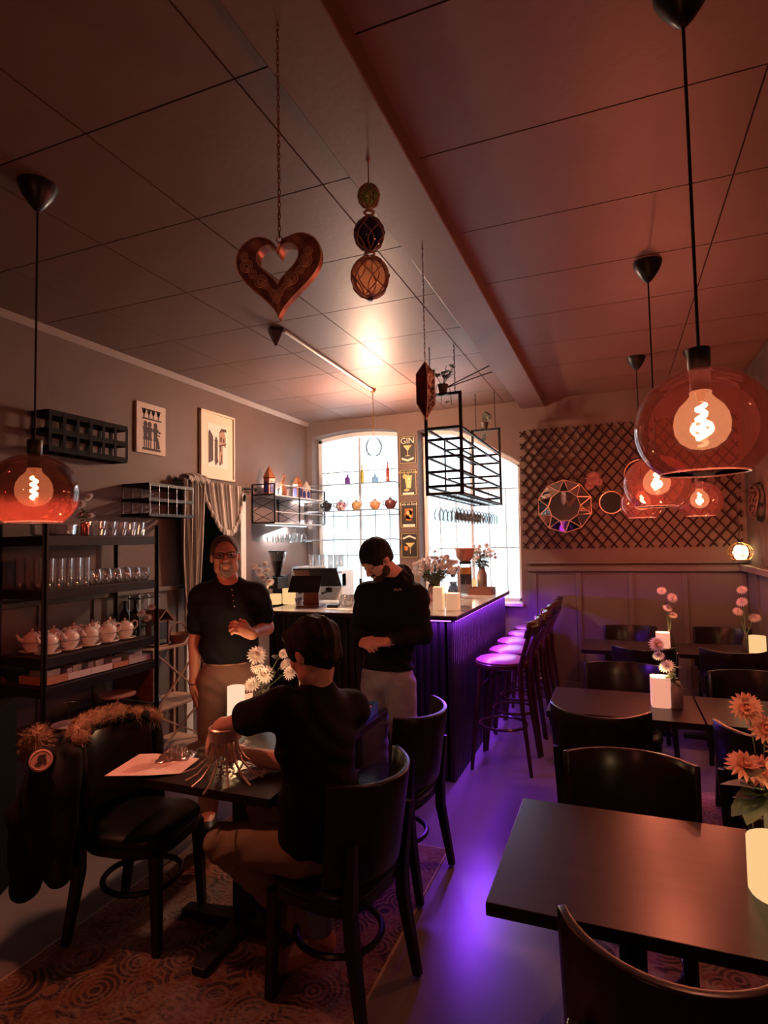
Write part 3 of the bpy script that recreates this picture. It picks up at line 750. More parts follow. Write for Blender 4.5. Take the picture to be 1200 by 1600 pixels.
# ------------------------------------------------------------------ foliage helpers
m_leaf = mat('dark_green_leaf', (0.045, 0.075, 0.035), 0.5, noise=(20, (0.08, 0.11, 0.05), .3))
m_leaf2 = mat('grey_green_leaf', (0.16, 0.19, 0.12), 0.6, noise=(20, (0.09, 0.12, 0.07), .3))
m_stem = mat('green_stem', (0.10, 0.12, 0.06), 0.6)
m_pot = mat('dark_pot', (0.05, 0.035, 0.03), 0.5)
def leaf_mesh(g, base, d, L, w, up=Vector((0, 0, 1)), droop=.2):
    d = Vector(d).normalized(); s = d.cross(up); s = s.normalized() if s.length > .05 else Vector((1, 0, 0)); nrm = s.cross(d)
    base = Vector(base); rows = []
    for i, (t_, k) in enumerate(((0, .08), (.25, .8), (.55, 1), (.82, .6), (1, .05))):
        c = base + d * L * t_ - Vector((0, 0, 1)) * droop * L * t_ * t_
        rows.append([g.bm.verts.new(c + s * w * k * q + nrm * (abs(q) * w * .18 * k)) for q in (-1, 0, 1)])
    for a, b in zip(rows, rows[1:]):
        for j in range(2): g.bm.faces.new((a[j], a[j + 1], b[j + 1], b[j]))
rnd = random.Random(3)
def rdir(up=0.3): 
    a = rnd.random() * 2 * PI; z = rnd.uniform(-1, 1) * .7 + up; return Vector((math.cos(a), math.sin(a), z)).normalized()
# trailing plants standing on the rack's end bars
for (px, py, y, lab, hgt, n, mt, stick) in ((692, 613, RY0, 'dark trailing potted plant on the near end of the bar rack', .26, 26, m_leaf, True), (757, 670, RY1, 'bushy potted plant on the far end of the bar rack', .24, 34, m_leaf2, False)):
    q = aty(px, py, y); t = thing('potted_plant', lab, 'plant', (q.x, y, zt + .012))
    g = G(); g.lathe([(0, 0), (.03, 0), (.042, .06), (.044, .065), (.036, .066), (.034, .05), (0, .05)], n=16); g.done('pot', m_pot, t)
    g = G(); tips = []
    for i in range(7):
        e = rdir(.9); e = Vector((e.x * .7, e.y * .7, abs(e.z))) ; tip = e * hgt * rnd.uniform(.6, 1) + Vector((0, 0, .04)); tips.append(tip)
        g.tube([(0, 0, .05), (tip * .5 + Vector((0, 0, .03))), tip], .0025, 5)
    for i in range(3):
        a = rnd.random() * 6.28; tip = Vector((.07 * math.cos(a), .07 * math.sin(a), -.10)); tips.append(tip)
        g.tube([(0, 0, .06), (.05 * math.cos(a), .05 * math.sin(a), .06), tip], .0025, 5)
    g.done('stems', m_stem, t)
    for i in range(n):
        tip = tips[i % len(tips)]; f = rnd.uniform(.45, 1.0); base = Vector((0, 0, .05)).lerp(tip, f)
        g = G(); leaf_mesh(g, base, rdir(.1), rnd.uniform(.045, .065), rnd.uniform(.016, .024)); g.done('leaf', mt, t, smooth=60)
    if stick:
        for k in range(2):
            g = G(); g.cyl((0, 0, .03), (.30, .42 + .03 * k, .30 - .05 * k), .005, n=6); g.done('stick', m_black, t)

# cage lamp hanging in the right-hand corner
q = aty(1157, 863, 6.30)
t = thing('cage_lamp', 'small glowing round cage lamp hanging in the right rear corner', 'lamp', q)
g = G(); R_ = .105
for k in range(8):
    a = k * PI / 4; g.tube([(R_ * math.sin(b) * math.cos(a), R_ * math.sin(b) * math.sin(a), R_ * .9 * math.cos(b)) for b in (.25, .8, 1.35, 1.9, 2.4)], .004, 5)
for b in (.25, .8, 1.35, 1.9, 2.4): g.tube([(R_ * math.sin(b) * math.cos(a), R_ * math.sin(b) * math.sin(a), R_ * .9 * math.cos(b)) for a in [2 * PI * i / 16 for i in range(16)]], .004, 5, closed=True)
g.done('cage', m_brass, t)
g = G(); g.sph((0, 0, 0), .066, (1, 1, 1.1), 16, 12); g.done('bulb', glow('amber_lamp_bulb', (1, .62, .3), 22), t)
g = G(); g.cyl((0, 0, .045), (0, 0, .11), .018, n=10); g.done('socket', m_bplastic, t)
g = G(); g.tube([(0, 0, .11), (-.01, 0, .16), (.012, 0, .22), (-.015, 0, .30), (-.02, 0, .55), (XR - .03 - q.x, 0, .58)], .004, 6); g.done('cord', m_bplastic, t)
lamp('cage_lamp_light', 'POINT', q + Vector((0, 0, 0)), 34, (1, .36, .18), .05)
# ================================================================== GLASSWARE RACK ON THE LEFT WALL
KX0, KX1, KY0, KY1 = -3.60, -3.20, 2.53, 3.45
m_shelfb = mat('dark_shelf_board', (0.05, 0.032, 0.025), 0.45)
rk = thing('shelf_rack', 'tall black metal rack of glasses, teapots and tea boxes on the left wall', 'shelf', (0, 0, 0))
for x in (KX0, KX1):
    for y in (KY0, KY1):
        g = G(); g.box((x, y, .93), (.035, .005, 1.86)); g.box((x + (.0 if x < -3.4 else .0), y, .93), (.005, .04, 1.86)); g.done('post', m_black, rk, smooth=0)
SZ = (1.78, 1.455, 1.045, .870, .56, .12)
for z in SZ:
    g = G(); g.box(((KX0 + KX1) / 2, (KY0 + KY1) / 2, z - .008), (KX1 - KX0 - .01, KY1 - KY0 - .01, .016)); g.done('shelf', m_shelfb, rk, smooth=0)
    g = G()
    for x in (KX0, KX1): g.box((x, (KY0 + KY1) / 2, z - .032), (.012, KY1 - KY0, .055))
    for y in (KY0, KY1): g.box(((KX0 + KX1) / 2, y, z - .032), (KX1 - KX0, .012, .055))
    g.done('beam', m_black, rk, smooth=0)
g = G(); g.box((-3.39, KY1 - .03, .70), (.36, .02, .26)); g.done('end_panel', wood('red_brown_board', (.16, .05, .03), (.22, .075, .05), .5), rk, smooth=0)
m_gl = glass('sparkling_tumbler_glass', (0.93, 0.90, 0.90), 0.08, 1.0, 0.42, haze=((1, .97, .95), .18))
def glassware(name, prof, n=14, bump=None):
    t = thing(name, '', 'glass')
    g = G()
    if bump:
        rings = []
        for r, z in prof: rings.append([g.bm.verts.new(((r + (bump if j % 2 and .01 < z < prof[-1][1] * .8 else 0)) * math.cos(2 * PI * j / n), (r + (bump if j % 2 and .01 < z < prof[-1][1] * .8 else 0)) * math.sin(2 * PI * j / n), z)) for j in range(n)])
        g.skin(rings, caps=False); g.bm.faces.new(rings[0][::-1])
    else: g.lathe(prof, n=n)
    g.done('body', m_gl, t, smooth=0 if bump else 80)
    g = G(); r, z = prof[-1]; g.tube([(r * math.cos(2 * PI * j / n), r * math.sin(2 * PI * j / n), z) for j in range(n)], .0012, 4, closed=True); g.done('rim', m_gl, t)
    return t
tall = glassware('tall_glass', [(0, 0), (.024, 0), (.026, .004), (.029, .06), (.031, .185)], 12)
k = 0
for i in range(5):
    for j in range(4):
        l = (-3.245 - j * .082, 2.59 + i * .066, SZ[1])
        o = tall if k == 0 else dup(tall, l, .3 * k); o.location = l; k += 1
        o['label'] = ('%s tall straight glass from the left in the front row on the rack' % ORD[i] if j == 0 else 'tall straight glass in a rear row on the rack shelf below the top'); o['group'] = 'tall glasses in the front row' if j == 0 else 'tall glasses in the rear rows'
stl = glassware('stemless_glass', [(0, 0), (.022, .001), (.036, .02), (.042, .045), (.039, .07), (.033, .095)], 14)
k = 0
for i in range(6):
    for j in range(3):
        l = (-3.255 - j * .095, 2.945 + i * .087, SZ[1])
        o = stl if k == 0 else dup(stl, l); o.location = l; k += 1
        o['label'] = '%s round stemless glass from the left, front row beside the tall glasses' % ORD[i] if j == 0 else 'round stemless glass behind the front row beside the tall glasses'; o['group'] = 'stemless glasses in front' if j == 0 else 'stemless glasses behind'
tum = glassware('cut_tumbler', [(0, 0), (.033, 0), (.036, .008), (.038, .05), (.038, .10)], 18, .004)
k = 0
for i in range(5):
    for j in range(2):
        l = (-3.255 - j * .095, 2.98 + i * .088, SZ[0])
        o = tum if k == 0 else dup(tum, l); o.location = l; k += 1
        o['label'] = '%s cut crystal tumbler from the left, front row on the rack top' % ORD[i] if j == 0 else 'cut crystal tumbler in the back row on the rack top'; o['group'] = 'crystal tumblers in front' if j == 0 else 'crystal tumblers behind'
t = thing('glass_dish', 'wide shallow glass dish on the rack top under the left globe lamp', 'dish', (-3.36, 2.72, SZ[0]))
g = G(); g.lathe([(0, 0), (.10, 0), (.135, .01), (.14, .07), (.137, .07), (.13, .014), (0, .006)], n=28, ); g.done('bowl', m_gl, t, smooth=60)
g = G(); g.tube([(.14 * math.cos(a), .14 * math.sin(a), .07) for a in [2 * PI * i / 28 for i in range(28)]], .003, 5, closed=True); g.done('rim', m_gl, t)

# ------------------------------------------------------------------ blossoms
m_pet = mat('pale_pink_petal', (0.80, 0.56, 0.50), 0.6, noise=(30, (0.88, 0.72, 0.66), .2))
m_petw = mat('white_petal', (0.88, 0.87, 0.88), 0.6, noise=(30, (0.84, 0.78, 0.79), .2))
for m_ in (m_pet, m_petw):          # thin petals let light through
    nt = m_.node_tree; b = nt.nodes['Principled BSDF']; tr = nt.nodes.new('ShaderNodeBsdfTranslucent'); mx = nt.nodes.new('ShaderNodeMixShader'); mx.inputs[0].default_value = .45
    tr.inputs[0].default_value = (.95, .85, .82, 1); nt.links.new(b.outputs[0], mx.inputs[1]); nt.links.new(tr.outputs[0], mx.inputs[2]); nt.links.new(mx.outputs[0], nt.nodes['Material Output'].inputs[0])
BLOOM = {}
def bloom(parent, loc, r, mt, tilt=(0, 0), sub=None):
    """chrysanthemum head: rings of narrow petals"""
    key = (mt.name,)
    if key not in BLOOM:
        g = G()
        for n_, el, L, w in ((17, .05, 1.0, .14), (15, .40, .95, .14), (12, .80, .80, .14), (8, 1.2, .62, .14)):
            for i in range(n_):
                a = 2 * PI * i / n_ + el; d = Vector((math.cos(a) * math.cos(el), math.sin(a) * math.cos(el), math.sin(el)))
                leaf_mesh(g, d * .10 + Vector((0, 0, .05)), d, L, w, droop=.12)
        g.sph((0, 0, .18), .22, u=8, v=6)
        o = g.done('blossom', mt, parent, smooth=60); BLOOM[key] = o
    else: o = copy_part(BLOOM[key], parent)
    o.location = loc; o.scale = (r, r, r); o.rotation_mode = 'ZYX'; o.rotation_euler = (tilt[0], tilt[1], rnd.random() * 6)
    return o
def bouquet(name, lab, loc, vase_prof, mv, heads, mt, leaves=8, leafm=None, lr=.05, group=None, n=16, leaf_h=(.3, .9)):
    """heads: (dx, dy, z, r) of the blossoms above the table"""
    t = thing(name, lab, 'flowers', loc, 0, group)
    g = G(); g.lathe(vase_prof, n=n); g.done('vase', mv, t, smooth=60)
    zt_ = max(z for r, z in vase_prof)
    g = G()
    for dx, dy, z, r in heads: g.tube([(0, 0, .01 if zt_ > .03 else 0), (dx * .15, dy * .15, zt_), (dx * .75, dy * .75, z * .85 + zt_ * .15), (dx, dy, z)], .0022, 5)
    g.done('stems', m_stem, t)
    for dx, dy, z, r in heads:
        m_ = mt if not isinstance(mt, tuple) else mt[rnd.randrange(len(mt))]
        bloom(t, (dx, dy, z), r, m_, (rnd.uniform(.5, 1.2), rnd.uniform(-.5, .5)))
    for i in range(leaves):
        dx, dy, z, r = heads[i % len(heads)]; f = rnd.uniform(*leaf_h)
        g = G(); leaf_mesh(g, Vector((dx * f * .8, dy * f * .8, zt_ + (z - zt_) * f)), rdir(.1), rnd.uniform(.7, 1.2) * lr, lr * rnd.uniform(.28, .42)); g.done('leaf', leafm or m_leaf2, t, smooth=60)
    return t
m_pinkglass = glass('pink_glass', (.9, .5, .45), .05, .9, .15)
bouquet('flower_vase', 'small pink glass vase of tall pink roses on the rack top', (-3.28, 2.885, SZ[0]), [(0, 0), (.028, 0), (.03, .01), (.03, .09), (.026, .092), (.026, .012), (0, .01)], m_pinkglass,
        [(.0, .03, .26, .032), (-.02, -.02, .21, .034), (.02, .02, .13, .032), (-.01, -.03, .14, .025)], m_pet, 8, m_leaf, .045)

# ------------------------------------------------------------------ tea-for-one pots on the third shelf
m_porc = mat('pale_glazed_porcelain', (0.74, 0.66, 0.62), 0.18)
def make_pot():
    t = thing('tea_for_one', '', 'teapot')
    g = G(); g.lathe([(0, .004), (.03, .004), (.035, .0), (.06, .008), (.075, .016), (.073, .019), (.05, .012), (0, .010)], n=24); g.done('saucer', m_porc, t)
    g = G(); g.lathe([(0, .012), (.03, .012), (.034, .018), (.052, .04), (.056, .062), (.054, .064), (.05, .045), (0, .04)], n=24); g.done('cup', m_porc, t)
    g = G(); g.lathe([(0, .060), (.045, .060), (.056, .072), (.058, .092), (.046, .114), (.026, .124), (0, .124)], n=24); b = g.done('pot', m_porc, t)
    g = G(); g.tube([(0, -.05, .082), (0, -.075, .094), (0, -.085, .116), (0, -.093, .125)], [.014, .011, .008, .007], 8); g.done('spout', m_porc, t)
    g = G(); g.tube([(0, .050, .112), (0, .070, .128), (0, .092, .118), (0, .092, .088), (0, .070, .068), (0, .052, .074)], .006, 6); g.done('handle', m_porc, t)
    g = G(); g.lathe([(.028, .122), (.026, .129), (.012, .134), (.004, .136), (.008, .144), (.007, .150), (0, .153)], n=16); g.done('lid', m_porc, t)
    return t
tp = make_pot(); k = 0
lab = ['tea-for-one pot at the left end of the teapot shelf, behind the rack post', 'second front tea-for-one pot from the left on the third shelf', 'middle tea-for-one pot in the front row of the third shelf', 'fourth front tea-for-one pot on the third shelf', 'rightmost front tea-for-one pot, beside the white roses',
       'back-row tea-for-one pot nearest the left end of the third shelf', 'second back-row tea-for-one pot on the third shelf', 'middle back-row tea-for-one pot on the third shelf', 'fourth back-row tea-for-one pot on the third shelf', 'back-row tea-for-one pot nearest the bottles']
for j in range(2):
    for i in range(5):
        l = (-3.30 - j * .165, 2.635 + i * .153 + j * .02, SZ[2]); r = rnd.uniform(-.5, .5)
        o = tp if k == 0 else dup(tp, l, r); o.location = l; o.rotation_euler = (0, 0, r); o['label'] = lab[k]; o['group'] = 'tea-for-one pots on the third shelf'; k += 1
m_bot = mat('dark_bottle_glass', (0.012, 0.010, 0.008), 0.1)
def bottle(lab, loc, h=.30, r=.037, group=None, mt=None, lm=None):
    t = thing('bottle', lab, 'bottle', loc, 0, group)
    g = G(); g.lathe([(0, 0), (r, 0), (r, h * .58), (r * .8, h * .68), (r * .36, h * .77), (r * .34, h * .97), (r * .4, h), (0, h)], n=16); g.done('body', mt or m_bot, t)
    if lm: g = G(); g.lathe([(r * 1.01, h * .15), (r * 1.01, h * .48)], n=16); g.done('label_band', lm, t)
    g = G(); g.cyl((0, 0, h * .99), (0, 0, h * 1.02), r * .38, n=12); g.done('cap', m_black, t)
    return t
bouquet('flower_vase', 'white roses in a slim dark vase at the right end of the teapot shelf', (-3.235, 3.405, SZ[2]), [(0, 0), (.02, 0), (.022, .06), (.014, .10), (.012, .11), (0, .11)], m_pot,
        [(-.02, -.045, .17, .032), (.012, -.02, .135, .032), (.02, .01, .21, .03)], m_petw, 5, m_leaf, .04)
bottle('dark wine bottle behind the white roses on the teapot shelf', (-3.36, 3.405, SZ[2]), .26)
bottle('dark wine bottle at the back of the teapot shelf', (-3.46, 3.405, SZ[2]), .25)

# ------------------------------------------------------------------ trays of tea on the fourth shelf
m_card = mat('pale_lilac_card', (0.62, 0.55, 0.56), 0.6); m_card2 = mat('plain_brown_wood_box', (0.42, 0.20, 0.12), 0.55); m_card3 = mat('grey_card', (0.40, 0.37, 0.38), 0.6)
def tray(lab, loc, w, d, h, mt, inner):
    t = thing('tea_tray', lab, 'box', loc)
    g = G(); g.box((0, 0, .004), (d, w, .008))
    for s in (-1, 1): g.box((s * (d / 2 - .004), 0, h / 2), (.008, w, h)); g.box((0, s * (w / 2 - .004), h / 2), (d - .016, .008, h))
    g.done('tray', mt, t, smooth=0)
    for i in range(inner):
        hh = h * rnd.uniform(1.25, 1.55); yw = (w - .03) / max(inner, 1)
        g = G(); g.box((rnd.uniform(-.02, .02), -w / 2 + .015 + (i + .5) * yw, .008 + hh / 2), (d * .6, yw * .8, hh)); g.done('tea_box', m_card if i % 2 == 0 else m_porc, t, smooth=0)
for (y, w, h, mt, n, lab) in ((2.632, .16, .055, m_card2, 1, 'brown tray at the left end of the tea box shelf'), (2.80, .17, .05, m_card, 3, 'pale lilac tray of tea boxes right of the rack post'), (2.975, .17, .05, m_card, 3, 'second pale tray of tea boxes in the middle of the shelf'), (3.135, .13, .04, m_card2, 1, 'wooden tray between the pale trays and the grey one'), (3.31, .20, .045, m_card3, 2, 'grey tray at the right end of the tea box shelf')):
    tray(lab, (-3.33, y, SZ[3]), w, .22, h, mt, n)
def cake_stand(lab, loc, r, mt):
    t = thing('cake_stand', lab, 'stand', loc)
    g = G(); g.lathe([(0, 0), (.05, 0), (.05, .006), (.012, .015), (.010, .09), (.02, .10), (0, .10)], n=16); g.done('foot', mt, t)
    g = G(); g.lathe([(0, .10), (r, .10), (r + .004, .112), (r, .112), (0, .108)], n=28); g.done('plate', mt, t)
cake_stand('pinkish cake stand on the lower rack shelf, seen above the fur collar', (-3.32, 3.20, SZ[4]), .12, mat('rose_wood_plate', (.5, .25, .2), .35))
t = thing('serving_tier', 'white plate stand with a T-shaped handle on the lower rack shelf', 'stand', (-3.31, 2.80, SZ[4]))
g = G(); g.lathe([(0, .004), (.09, .004), (.105, .018), (.103, .02), (.09, .008), (0, .008)], n=24); g.done('plate', m_porc, t)
g = G(); g.cyl((0, 0, .006), (0, 0, .16), .004, n=6); g.cyl((-.03, -.02, .16), (.03, .02, .16), .005, n=6); g.done('handle', mat('chrome', (.7, .7, .72), .2, metal=1), t)

# narrow bamboo console with crossed braces
m_bam = wood('bamboo', (.36, .20, .13), (.46, .27, .18), .45)
cz = atx(292, 1004, -3.30).z; cz2 = atx(290, 1096, -3.30).z; cy0, cy1 = 3.52, 4.13
t = thing('console_shelf', 'narrow bamboo console with crossed braces right of the black rack', 'shelf', (-3.47, (cy0 + cy1) / 2, 0))
hw = (cy1 - cy0) / 2
for z in (cz, cz2, .10):
    g = G(); g.box((0, 0, z - .009), (.34, 2 * hw, .018)); g.done('shelf', m_bam, t, smooth=0, bevel=.003)
for x in (-.16, .16):
    for y in (-hw + .012, hw - .012):
        g = G(); g.box((x, y, cz / 2), (.022, .022, cz)); g.done('leg', m_bam, t, smooth=0)
for za, zb2 in ((cz - .02, cz2), (cz2 - .02, .11)):
    for s in (-1, 1):
        g = G(); g.bar((.168, s * (hw - .02), za), (.168 + .004 * s, -s * (hw - .02), zb2), .012); g.done('brace', m_bam, t, smooth=0)
m_rustic = wood('rustic_brown_wood', (.20, .08, .05), (.30, .13, .08), .6)
t = thing('birdhouse_lantern', 'small wooden house-shaped lantern with pale panes on the bamboo console', 'lantern', (-3.42, 3.70, cz))
for s in (-1, 1):
    for q in (-1, 1): g = G(); g.box((s * .055, q * .055, .10), (.014, .014, .20)); g.done('corner_post', m_rustic, t, smooth=0)
    g = G(); g.bar((0, s * .002, .285), (0, s * .10, .195), .17, .012); g.done('roof_board', m_rustic, t, smooth=0)
    g = G(); g.box((s * .055, 0, .10), (.004, .10, .18)); g.done('pane', glass('pale_blue_glass', (.75, .88, .95), .05, .8, .25), t, smooth=0)
g = G(); g.box((0, 0, .006), (.13, .13, .012)); g.box((0, 0, .20), (.13, .13, .01)); g.done('base', m_rustic, t, smooth=0)
t = thing('wicker_basket', 'shallow brown basket at the front of the bamboo console', 'basket', (-3.375, 3.88, cz))
g = G(); g.lathe([(0, .004), (.05, 0), (.085, .05), (.10, .075), (.095, .075), (.05, .012), (0, .01)], n=20); g.done('bowl', m_rustic, t)
g = G(); g.tube([(0, .09 * math.cos(a), .075 + .09 * math.sin(a)) for a in [PI * i / 12 for i in range(13)]], .006, 6); g.done('handle', m_rustic, t)
t = thing('wire_rack', 'little dark bottle rack with pale wires behind the wooden lantern', 'rack', (-3.56, 3.70, cz))
for i in range(4):
    g = G(); g.box((0, 0, .05 + i * .11), (.12, .22, .012)); g.done('tier', m_black, t, smooth=0)
for s in (-1, 1):
    for q in (-1, 0, 1): g = G(); g.box((s * .055, q * .10, .20), (.006, .006, .40)); g.done('upright', mat('pale_wire', (.7, .75, .8), .3, metal=.6), t, smooth=0)
t = thing('glass_jar', 'blue glass jar on the lower shelf of the bamboo console', 'jar', (-3.37, 3.62, cz2))
g = G(); g.lathe([(0, 0), (.04, 0), (.05, .02), (.05, .07), (.035, .085), (.037, .10)], n=16); g.done('body', glass('blue_glass', (.45, .5, .95), .04, .9, .25), t)
g = G(); g.lathe([(.037, .10), (.03, .11), (.008, .115), (.010, .13), (0, .135)], n=14); g.done('lid', MATS['blue_glass'], t)
t = thing('speaker_box', 'black floor speaker with a small blue light at the left edge', 'speaker', (-3.02, 1.98, 0), .5)
g = G(); g.box((0, 0, .46), (.32, .30, .92)); g.done('cabinet', mat('dull_black_vinyl', (.006, .006, .006), .9, spec=.1), t, smooth=0, bevel=.01)
g = G(); g.box((.0, -.152, .42), (.26, .006, .74)); g.done('grille', mat('black_cloth', (.008, .008, .008), .9), t, smooth=0)
g = G(); g.box((.04, -.153, .86), (.045, .005, .012)); g.done('status_light', glow('blue_status_light', (.05, .05, 1), 5), t, smooth=0)
# ================================================================== LEFT WALL DECORATION
def wall_rack(lab, y0, y1, z0, z1, x0, x1, ncol, mw, mm, mt_=0):
    t = thing('wine_rack', lab, 'wine rack', (x0, (y0 + y1) / 2, (z0 + z1) / 2)); hy, hz_ = (y1 - y0) / 2, (z1 - z0) / 2; d = x1 - x0
    for i in range(3):
        z = -hz_ + i * hz_
        for x in (.012, d): g = G(); g.box((x, 0, z), (.022, 2 * hy + .02, mt_ or .024)); g.done('rail', mw, t, smooth=0)
        for k in range(ncol + 1):
            y = -hy + 2 * hy * k / ncol
            g = G(); g.box((d / 2, y, z), (d, mt_ or .022, mt_ or .022)); g.done('peg', mw, t, smooth=0)
    for k in range(ncol + 1):
        y = -hy + 2 * hy * k / ncol
        for x in (.003, d + .012):
            g = G(); g.box((x, y, 0), (.003, .005 if not mt_ else .024, 2 * hz_)); g.done('strap', mm, t, smooth=0)
    return t
m_strap = mat('galvanised_strap', (.35, .34, .35), .35, metal=.8)
wall_rack('black wine rack of two rows high on the left wall', 2.80, 3.46, 2.375, 2.62, XL + .003, XL + .15, 6, mat('dark_stained_wood', (.010, .007, .006), .75, spec=.2), MATS['dark_stained_wood'], .038)
wall_rack('black and steel wine rack, two rows, beside the striped curtain', 3.58, 4.08, 1.955, 2.195, XL + .003, XL + .27, 5, m_black, m_strap)
# painted papyrus panel
m_pap = mat('cream_papyrus', (.72, .58, .47), .7, noise=(25, (.66, .50, .40), .3)); m_ink = mat('dark_ink', (.06, .04, .035), .7)
t = thing('papyrus_picture', 'small cream picture of dark standing figures on the left wall', 'picture', (XL + .001, 3.867, 2.70))
g = G(); g.box((.012, 0, 0), (.022, .335, .425)); g.done('canvas', m_pap, t, smooth=0, bevel=.002)
def flat(parent, polys, mt, name, x=.0235):
    g = G()
    for poly in polys: g.prism(poly, lambda a, b: Vector((x, a, b)), lambda a, b: Vector((x + .0012, a, b)))
    return g.done(name, mt, parent, smooth=0)
def el(cx, cy, rx, ry, n=10): return [(cx + rx * math.cos(2 * PI * i / n), cy + ry * math.sin(2 * PI * i / n)) for i in range(n)]
def bx(x0, y0, x1, y1): return [(x0, y0), (x1, y0), (x1, y1), (x0, y1)]
flat(t, [bx(-.105, -.185, .105, -.165), bx(-.105, .075, .115, .088)], m_ink, 'ground_line')
for i, y in enumerate((-.07, -.022, .045)):
    flat(t, [el(y, .035, .022, .026), [(y - .03, .012), (y + .03, .012), (y + .020, -.055), (y - .018, -.055)], [(y - .018, -.055), (y + .02, -.055), (y + .028, -.10), (y - .026, -.10)], bx(y - .018, -.165, y - .006, -.10), bx(y + .006, -.165, y + .018, -.10), [(y + .02, .005), (y + .06, -.02), (y + .055, -.03), (y + .018, -.012)]], m_ink, 'figure')
flat(t, [[(.05, -.16), (.10, -.16), (.075, -.06)], bx(.07, -.05, .10, -.04), bx(.075, -.02, .105, -.012)], m_ink, 'offering')
for y in (-.085, -.03, .02, .08):
    flat(t, [el(y, .135, .014, .016), [(y - .024, .165), (y + .022, .165), (y + .010, .12), (y - .012, .12)], bx(y - .006, .09, y + .004, .12), bx(y - .028, .155, y + .026, .163)], m_ink, 'small_figure')
# framed street print
m_cream = mat('cream_frame', (.80, .70, .52), .45); m_paper = mat('white_print_paper', (.86, .82, .74), .7); m_ink2 = mat('brown_ink', (.10, .055, .04), .7); m_wash = mat('sepia_wash', (.45, .28, .18), .7)
t = thing('framed_print', 'cream framed street scene print on the left wall above the curtain', 'picture', (XL + .001, 4.765, 2.685))
g = G()
for s in (-1, 1): g.box((.016, s * .255, 0), (.03, .022, .665)); g.box((.016, 0, s * .321), (.03, .532, .022))
g.done('frame', m_cream, t, smooth=0, bevel=.003)
g = G(); g.box((.010, 0, 0), (.014, .50, .62)); g.done('mount', m_cream, t, smooth=0)
flat(t, [bx(-.155, -.215, .155, .215)], m_paper, 'print', .0175)
flat(t, [[(-.145, -.18), (-.145, .12), (-.13, .15), (-.075, .09), (-.075, -.15)], [(-.05, -.16), (-.05, .03), (-.03, .07), (-.005, .04), (-.005, -.17)]], m_ink2, 'house', .019)
flat(t, [[(.02, -.18), (.02, .14), (.045, .17), (.10, .16), (.125, .10), (.125, .0), (.075, .02), (.075, -.17)]], m_wash, 'house', .019)
flat(t, [[(.015, .13), (.05, .185), (.13, .19), (.135, .16), (.06, .155)], bx(.035, .05, .06, .10), bx(.08, .05, .10, .09), bx(.03, -.05, .045, .01), bx(.05, -.16, .062, -.08), [(.01, .01), (.13, .045), (.13, .03), (.01, -.005)]], m_ink2, 'roof', .0205)
flat(t, [el(-.01, -.145, .012, .02), el(.03, -.17, .012, .02), el(-.035, -.17, .014, .02), [(-.06, .04), (-.03, .10), (0, .045)], bx(-.10, -.1, -.09, 0.05)], m_ink2, 'passer_by', .0205)

# ------------------------------------------------------------------ curtain
def stripe_mat():
    m = mat('striped_curtain_cloth', (.30, .25, .22), .85, spec=.2); nt = m.node_tree; b = nt.nodes['Principled BSDF']
    uv = nt.nodes.new('ShaderNodeUVMap'); w = nt.nodes.new('ShaderNodeTexWave'); w.inputs['Scale'].default_value = 5.0; w.bands_direction = 'X'
    r = nt.nodes.new('ShaderNodeValToRGB'); r.color_ramp.elements[0].position = .55; r.color_ramp.elements[1].position = .72
    r.color_ramp.elements[0].color = (.21, .175, .155, 1); r.color_ramp.elements[1].color = (.62, .56, .50, 1)
    nt.links.new(uv.outputs[0], w.inputs[0]); nt.links.new(w.outputs['Fac'], r.inputs[0]); nt.links.new(r.outputs[0], b.inputs['Base Color'])
    return m
m_cur = stripe_mat()
def cloth(g, nu, nv, f):
    uv = g.bm.loops.layers.uv.new('UVMap'); V = [[g.bm.verts.new(f(i / nu, j / nv)) for j in range(nv + 1)] for i in range(nu + 1)]
    for i in range(nu):
        for j in range(nv):
            fc = g.bm.faces.new((V[i][j], V[i + 1][j], V[i + 1][j + 1], V[i][j + 1]))
            for lp, (a, b) in zip(fc.loops, ((i, j), (i + 1, j), (i + 1, j + 1), (i, j + 1))): lp[uv].uv = (a / nu, b / nv)
    return g
CRX = -3.585; ra = atx(300, 752, CRX); rb = atx(401, 769, CRX)
t = thing('curtain_rod', 'thin dark curtain rod over the doorway', 'rod', (CRX, 0, 0))
g = G(); g.cyl((0, 4.10, ra.z), (0, rb.y - .02, ra.z), .009, n=10); g.sph((0, 4.10, ra.z), .018, u=10, v=8); g.sph((0, rb.y - .02, ra.z), .018, u=10, v=8); g.done('rod', m_black, t)
for y in (4.16, rb.y - .12): g = G(); g.bar((0, y, ra.z), (XL - CRX, y, ra.z), .014); g.done('bracket', m_black, t, smooth=0)
cv = thing('curtain', 'grey striped curtain looped over the rod into a swag and a long tail', 'curtain', (CRX, 4.4, ra.z))
ys0, ys1 = 4.36 - 4.4, 5.07 - 4.4
def swag(u, v):
    y = ys0 + (ys1 - ys0) * u; prof = [(0, .10), (.12, .24), (.28, .38), (.45, .46), (.62, .47), (.78, .40), (.92, .22), (1, .03)]
    for (a, la), (b, lb) in zip(prof, prof[1:]):
        if a <= u <= b: L_ = la + (lb - la) * (u - a) / (b - a)
    pl = math.sin(u * 2 * PI * 11) * .016 * (1 - .5 * v) + .03 * v * math.sin(PI * u)
    return Vector((.014 + pl + .02 * v, y + (.55 - u) * .10 * v * v, .012 - L_ * v))
g = G(); cloth(g, 132, 10, swag); g.done('swag', m_cur, cv, smooth=70, solid=.003)
def hem(u, v):
    p_ = swag(u, 1.0); return p_ + Vector((.012 + .012 * math.sin(v * 2 * PI), 0, .035 * math.cos(v * 2 * PI) - .02))
